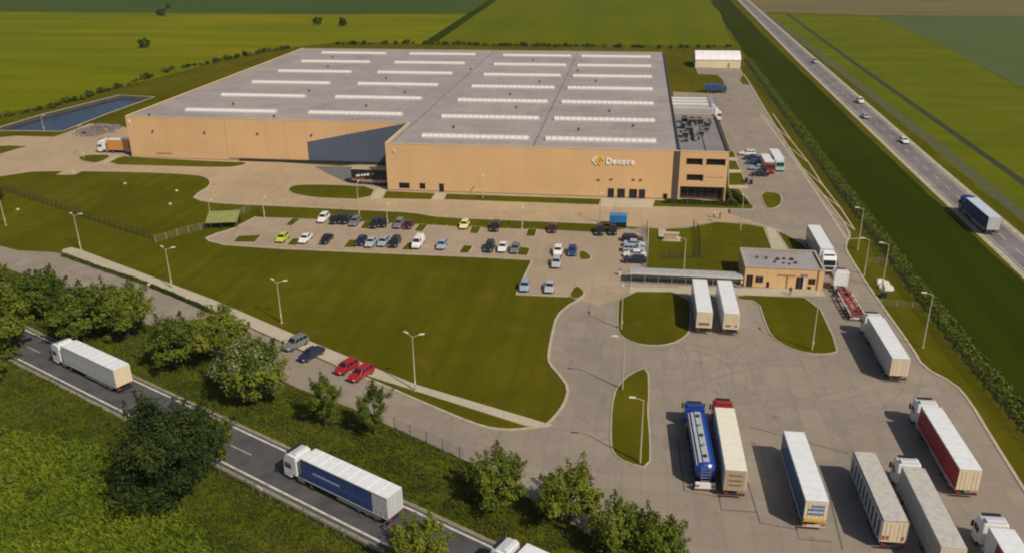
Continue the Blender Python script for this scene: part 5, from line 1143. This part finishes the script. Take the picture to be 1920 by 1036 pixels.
MB().box(-6.2, 6.0, -.45, .45, .85, 1.14).build('chassis', CHASSIS, tk)
wheels(tk, (-4.2, -2.9, -1.6), 1.05, .5, TWH); tractor_parts(tk, BLUEC, -.6, False, True)
# blue refuse lorry by the far lawn
bl = thing('skip_truck', 'blue skip lorry parked at the far lawn', 'truck', (31.0, 337.5, .05), R(-8))
BL2 = paint('skip_blue', (.012, .07, .24), .45, .15)
m_ = MB().prism([(-3.6, 1.1), (1.5, 1.1), (2.1, 3.0), (-4.0, 3.0)], -1.25, 1.25); m_.build('skip', BL2, bl)
MB().prism([(2.3, .5), (4.3, .5), (4.3, 1.6), (3.9, 2.7), (2.3, 2.7)], -1.2, 1.2).build('cab', BL2, bl)
MB().prism([(4.32, 1.6), (4.35, 1.62), (3.98, 2.55), (3.95, 2.52)], -1.05, 1.05).build('windscreen', CARGLASS, bl)
MB().box(-3.8, 4.0, -.45, .45, .75, 1.08).build('chassis', CHASSIS, bl); wheels(bl, (-2.6, -1.3, 3.2), 1.05, .5, TWH)
for s in (-1, 1): MB().box(4.28, 4.36, s * .9 - .15, s * .9 + .15, .7, .9).build('headlight', LIGHTW, bl)
# vehicles driving down the east lane beside the office
def box_lorry(x, y, deg, label, body, cabm, L=9.0, hgt=3.5):
    t = thing('box_truck', label, 'truck', (x, y, .045), R(deg), 'lorries on the east lane')
    MB().box(-L / 2, L / 2 - 2.3, -1.2, 1.2, .95, hgt).build('cargo_box', body, t)
    MB().box(-L / 2, L / 2 - 2.3, -1.22, 1.22, hgt, hgt + .05).build('roof', WHITE, t)
    link('cab', bevelled(MB().prism([(L / 2 - 2.1, .45), (L / 2, .45), (L / 2, 1.5), (L / 2 - .35, 2.6), (L / 2 - 2.1, 2.65)], -1.12, 1.12), 'cab', cabm, .08, 2), t)
    MB().prism([(L / 2 + .01, 1.52), (L / 2 + .03, 1.54), (L / 2 - .30, 2.5), (L / 2 - .33, 2.47)], -1.0, 1.0).build('windscreen', CARGLASS, t)
    for s in (-1, 1):
        MB().box(-L / 2 - .04, -L / 2, min(s * .02, s * 1.15), max(s * .02, s * 1.15), 1.0, hgt - .1).build('rear_door', body, t)
        MB().box(-L / 2 - .06, -L / 2, s * .95 - .15, s * .95 + .15, .7, .88).build('rear_light', LIGHTR, t); MB().box(L / 2 - .02, L / 2 + .04, s * .85 - .15, s * .85 + .15, .7, .9).build('headlight', LIGHTW, t)
    MB().box(-L / 2 + .1, L / 2 - .2, -.4, .4, .7, .94).build('chassis', CHASSIS, t); wheels(t, (-L / 2 + 1.6, L / 2 - 1.1), 1.0, .45, SW if L < 7 else TWH); return t
box_lorry(38.9, 231.5, -89, 'white box lorry with turquoise cab on the lane beside the office', WHITE, car_paint('teal'), 12.0, 3.2)
box_lorry(36.2, 228.5, -89, 'narrow cream box lorry next to the cars beside the office', CREAM, REDC, 11.0, 2.6)
# skeletal container lorry between the two white ones
tu = thing('flatbed_truck', 'white cabbed lorry with an empty red skeletal trailer between two white lorries', 'truck', (38.3, 140.4, .045), R(91), 'queueing lorries')
tractor_parts(tu, WHITE, -1.2, True, True)
RF = paint('red_frame', (.36, .03, .025), .5, .15)
for s in (-1, 1):
    MB().box(-6.2, 5.6, s * .5 - .09, s * .5 + .09, .95, 1.25).build('frame_rail', RF, tu)
    MB().box(-6.2, 3.2, s * 1.15 - .06, s * 1.15 + .06, 1.02, 1.2).build('side_rail', WHITE, tu)
    MB().box(-6.35, -6.28, s * .9 - .2, s * .9 + .2, .75, .95).build('rear_light', LIGHTR, tu)
    MB().box(2.2, 2.35, s * .75 - .08, s * .75 + .08, .1, .95).build('landing_leg', CHASSIS, tu)
for x in (-6.0, -3.6, -1.2, 1.2, 3.4): MB().box(x - .12, x + .12, -1.24, 1.24, 1.06, 1.22).build('cross_beam', RF, tu)
MB().box(-6.3, -6.2, -1.2, 1.2, .55, .8).build('rear_bumper', WHITE, tu)
wheels(tu, (-4.8, -3.5, -2.2), 1.05, .5, TWH)

# ------------------------------------------------------------------ odds and ends
def rubble(x0, y0, label, n, rx, ry, hz, mats, seed):
    r = random.Random(seed); t = thing('rubble_heap', label, 'rubble', (x0, y0, 0))
    m_ = MB()
    for _ in range(n):
        a, d_ = r.uniform(0, 6.28), math.sqrt(r.random()); x, y = math.cos(a) * d_ * rx, math.sin(a) * d_ * ry; z = hz * (1 - d_) * r.random(); s = r.uniform(.3, .9)
        m_.box(x - s, x + s * r.uniform(.4, 1), y - s * .6, y + s * r.uniform(.3, .9), max(0, z - .2), z + s * .7, s * .22)
    o = m_.build('debris', mats, t); o['kind'] = 'stuff'; return t
rubble(-171.5, 252.0, 'heap of grey rubble and pallets at the left yard beside the warehouse', 130, 6.5, 8.5, 2.2, plain('rubble_grey', (.20, .16, .16), .9, 0, .5, 1.2), 601)
rubble(-163.0, 262.5, 'pale heap of rubble on the grass behind the left lorry', 40, 3.6, 3.6, 1.2, plain('rubble_pale', (.42, .36, .28), .9, 0, .4, 1.2), 602)
rubble(47.0, 150.5, 'pile of white sheets and debris on the eastern verge', 16, 1.0, 2.0, .3, plain('white_debris', (.66, .63, .58), .7, 0, .2, 1.2), 603)
def box_thing(name, label, cat, x, y, sx, sy, sz, mat, rz=0.0):
    t = thing(name, label, cat, (x, y, .04), rz); MB().box(-sx / 2, sx / 2, -sy / 2, sy / 2, 0, sz, .03).build('body', mat, t)
    MB().box(-sx / 2 - .03, sx / 2 + .03, -sy / 2 - .03, sy / 2 + .03, sz, sz + .07).build('lid', plain('dark_lid', (.08, .08, .075), .6), t); return t
box_thing('waste_bin', 'dark waste bin on the path beside the office lawn', 'bin', 29.2, 214.8, .8, .7, 1.1, DARKM)
box_thing('waste_bin', 'second dark bin right of the first by the office lawn', 'bin', 30.2, 213.3, .8, .7, 1.1, DARKM)
box_thing('control_box', 'small pale control box on the paving below the car park exit', 'cabinet', -1.0, 149.8, .5, .4, 1.1, LAMPH)
box_thing('control_box', 'dark control box on the verge opposite the gatehouse', 'cabinet', 45.2, 145.2, .9, .6, 1.0, DARKM)
for (x, y), lb in zip([(-149.4, 205.4), (-129.0, 196.5), (-112.4, 192.0), (-105.0, 187.0), (-108.5, 181.5), (-142.5, 173.5)], ['pale inspection cover at the left end of the western lawn', 'pale inspection cover left of centre on the western lawn', 'upper pale inspection cover near the dock lawn tip', 'right pale inspection cover near the dock lawn tip', 'lower pale inspection cover near the dock apron lawn tip', 'pale inspection cover left of the dark fence']):
    t = thing('inspection_cover', lb, 'manhole', (x, y, 0)); MB().tube((0, 0, 0), (0, 0, .25), .42, .40, 12).build('ring', KERB, t); MB().tube((0, 0, .25), (0, 0, .30), .34, .32, 12).build('cover', plain('cover_concrete', (.55, .50, .38), .8), t)
# roadside marker and barrier arm
t = thing('road_sign', 'small white marker sign on the near verge of the front road', 'sign', (*road_pt(-28, -2.2), 0), R(-26)); MB().tube((0, 0, 0), (0, 0, 1.6), .05).build('post', GALV, t); MB().box(-.35, .35, -.04, .04, 1.3, 1.65).build('plate', WHITE, t)
# guard rail on the near side
t = thing('guard_rail', 'steel guard rail along the near edge of the front road', 'guard rail', (*road_pt(-10, -1.7), 0))
o0 = Vector(road_pt(-10, -1.7)); pl = [tuple(Vector(road_pt(s, -1.7)) - o0) for s in (-8, -60)]
MB().ribbon(pl, .08, .5, .82).build('rail', GALV, t); pm = MB().box(-.06, .06, -.06, .06, 0, .6).mesh('post', GALV)
for x, y, a in along(pl, 3.0): link('post', pm, t, (x, y - .0, 0))

# ------------------------------------------------------------------ people
def person(x, y, rz, label, top, legs, skin=(.42, .26, .18), hair=(.04, .03, .02), walk=.18, arms=.12):
    t = thing('person', label, 'person', (x, y, .06), rz)
    me = bpy.data.meshes.new('body')
    J = [(0, 0, .98, .15), (0, 0, 1.22, .145), (0, 0, 1.44, .15), (0, 0, 1.54, .06), (.02, 0, 1.66, .095), (.02, 0, 1.75, .075),
         (0, .19, 1.43, .07), (.04 + arms, .25, 1.16, .052), (.14 + arms, .24, .93, .04), (.17 + arms, .24, .84, .045),
         (0, -.19, 1.43, .07), (.02 - arms, -.25, 1.16, .052), (.02 - arms, -.24, .92, .04), (.03 - arms, -.24, .83, .045),
         (0, .10, .92, .10), (walk * .6, .11, .52, .075), (walk, .11, .09, .055), (walk + .16, .12, .05, .045),
         (0, -.10, .92, .10), (-walk * .4, -.11, .52, .075), (-walk, -.11, .10, .055), (-walk + .15, -.12, .05, .045)]
    E_ = [(0, 1), (1, 2), (2, 3), (3, 4), (4, 5), (2, 6), (6, 7), (7, 8), (8, 9), (2, 10), (10, 11), (11, 12), (12, 13), (0, 14), (14, 15), (15, 16), (16, 17), (0, 18), (18, 19), (19, 20), (20, 21)]
    me.from_pydata([j[:3] for j in J], E_, [])
    ob = bpy.data.objects.new('body', me); C.objects.link(ob)
    sk = ob.modifiers.new('skin', 'SKIN'); ob.modifiers.new('sub', 'SUBSURF').levels = 1
    for v, j in zip(me.skin_vertices[0].data, J): v.radius = (j[3], j[3])
    me.skin_vertices[0].data[0].use_root = True
    dg = bpy.context.evaluated_depsgraph_get(); m2 = bpy.data.meshes.new_from_object(ob.evaluated_get(dg)); bpy.data.objects.remove(ob)
    m2.materials.clear()
    for mm in (plain('skin_tone', skin, .6), top, legs, plain('hair_dark', hair, .8)): m2.materials.append(mm)
    for p in m2.polygons:
        c = p.center; p.use_smooth = True
        hand = abs(c.y) > .2 and c.z < .92
        p.material_index = 0 if c.z > 1.5 or hand else 1 if c.z > .93 else 2
        if c.z > 1.71 or (c.z > 1.6 and c.x < -.02): p.material_index = 3
    link('body', m2, t); return t
DK = plain('dark_clothing', (.03, .03, .038), .8); WT = plain('white_shirt', (.70, .68, .64), .8); GR = plain('grey_clothing', (.16, .16, .17), .8)
person(19.0, 185.8, R(170), 'person in a white shirt walking on the road before the office', WT, DK)
person(20.3, 185.2, R(175), 'person in dark clothes walking beside the one in white', DK, DK)
person(29.1, 144.0, R(100), 'person in dark jacket standing before the gatehouse', DK, GR, walk=.06)
person(20.8, 146.2, R(60), 'person in light clothes at the left corner of the gatehouse', WT, GR, walk=.05)

# ------------------------------------------------------------------ thin haze over the plain
hz = MB().box(-4050, 4050, -1550, 6050, -3.2, 66).build('haze', None); hz['kind'] = 'stuff'; hz['label'] = 'thin haze over the plain'
hm = bpy.data.materials.new('haze'); hm.use_nodes = True; hn = hm.node_tree
hn.nodes.remove(hn.nodes['Principled BSDF'])
pv = hn.nodes.new('ShaderNodeVolumePrincipled'); pv.inputs['Density'].default_value = .00009; pv.inputs['Color'].default_value = (.86, .88, .90, 1); pv.inputs['Anisotropy'].default_value = .2
hn.links.new(pv.outputs[0], hn.nodes['Material Output'].inputs['Volume'])
hz.data.materials.append(hm)
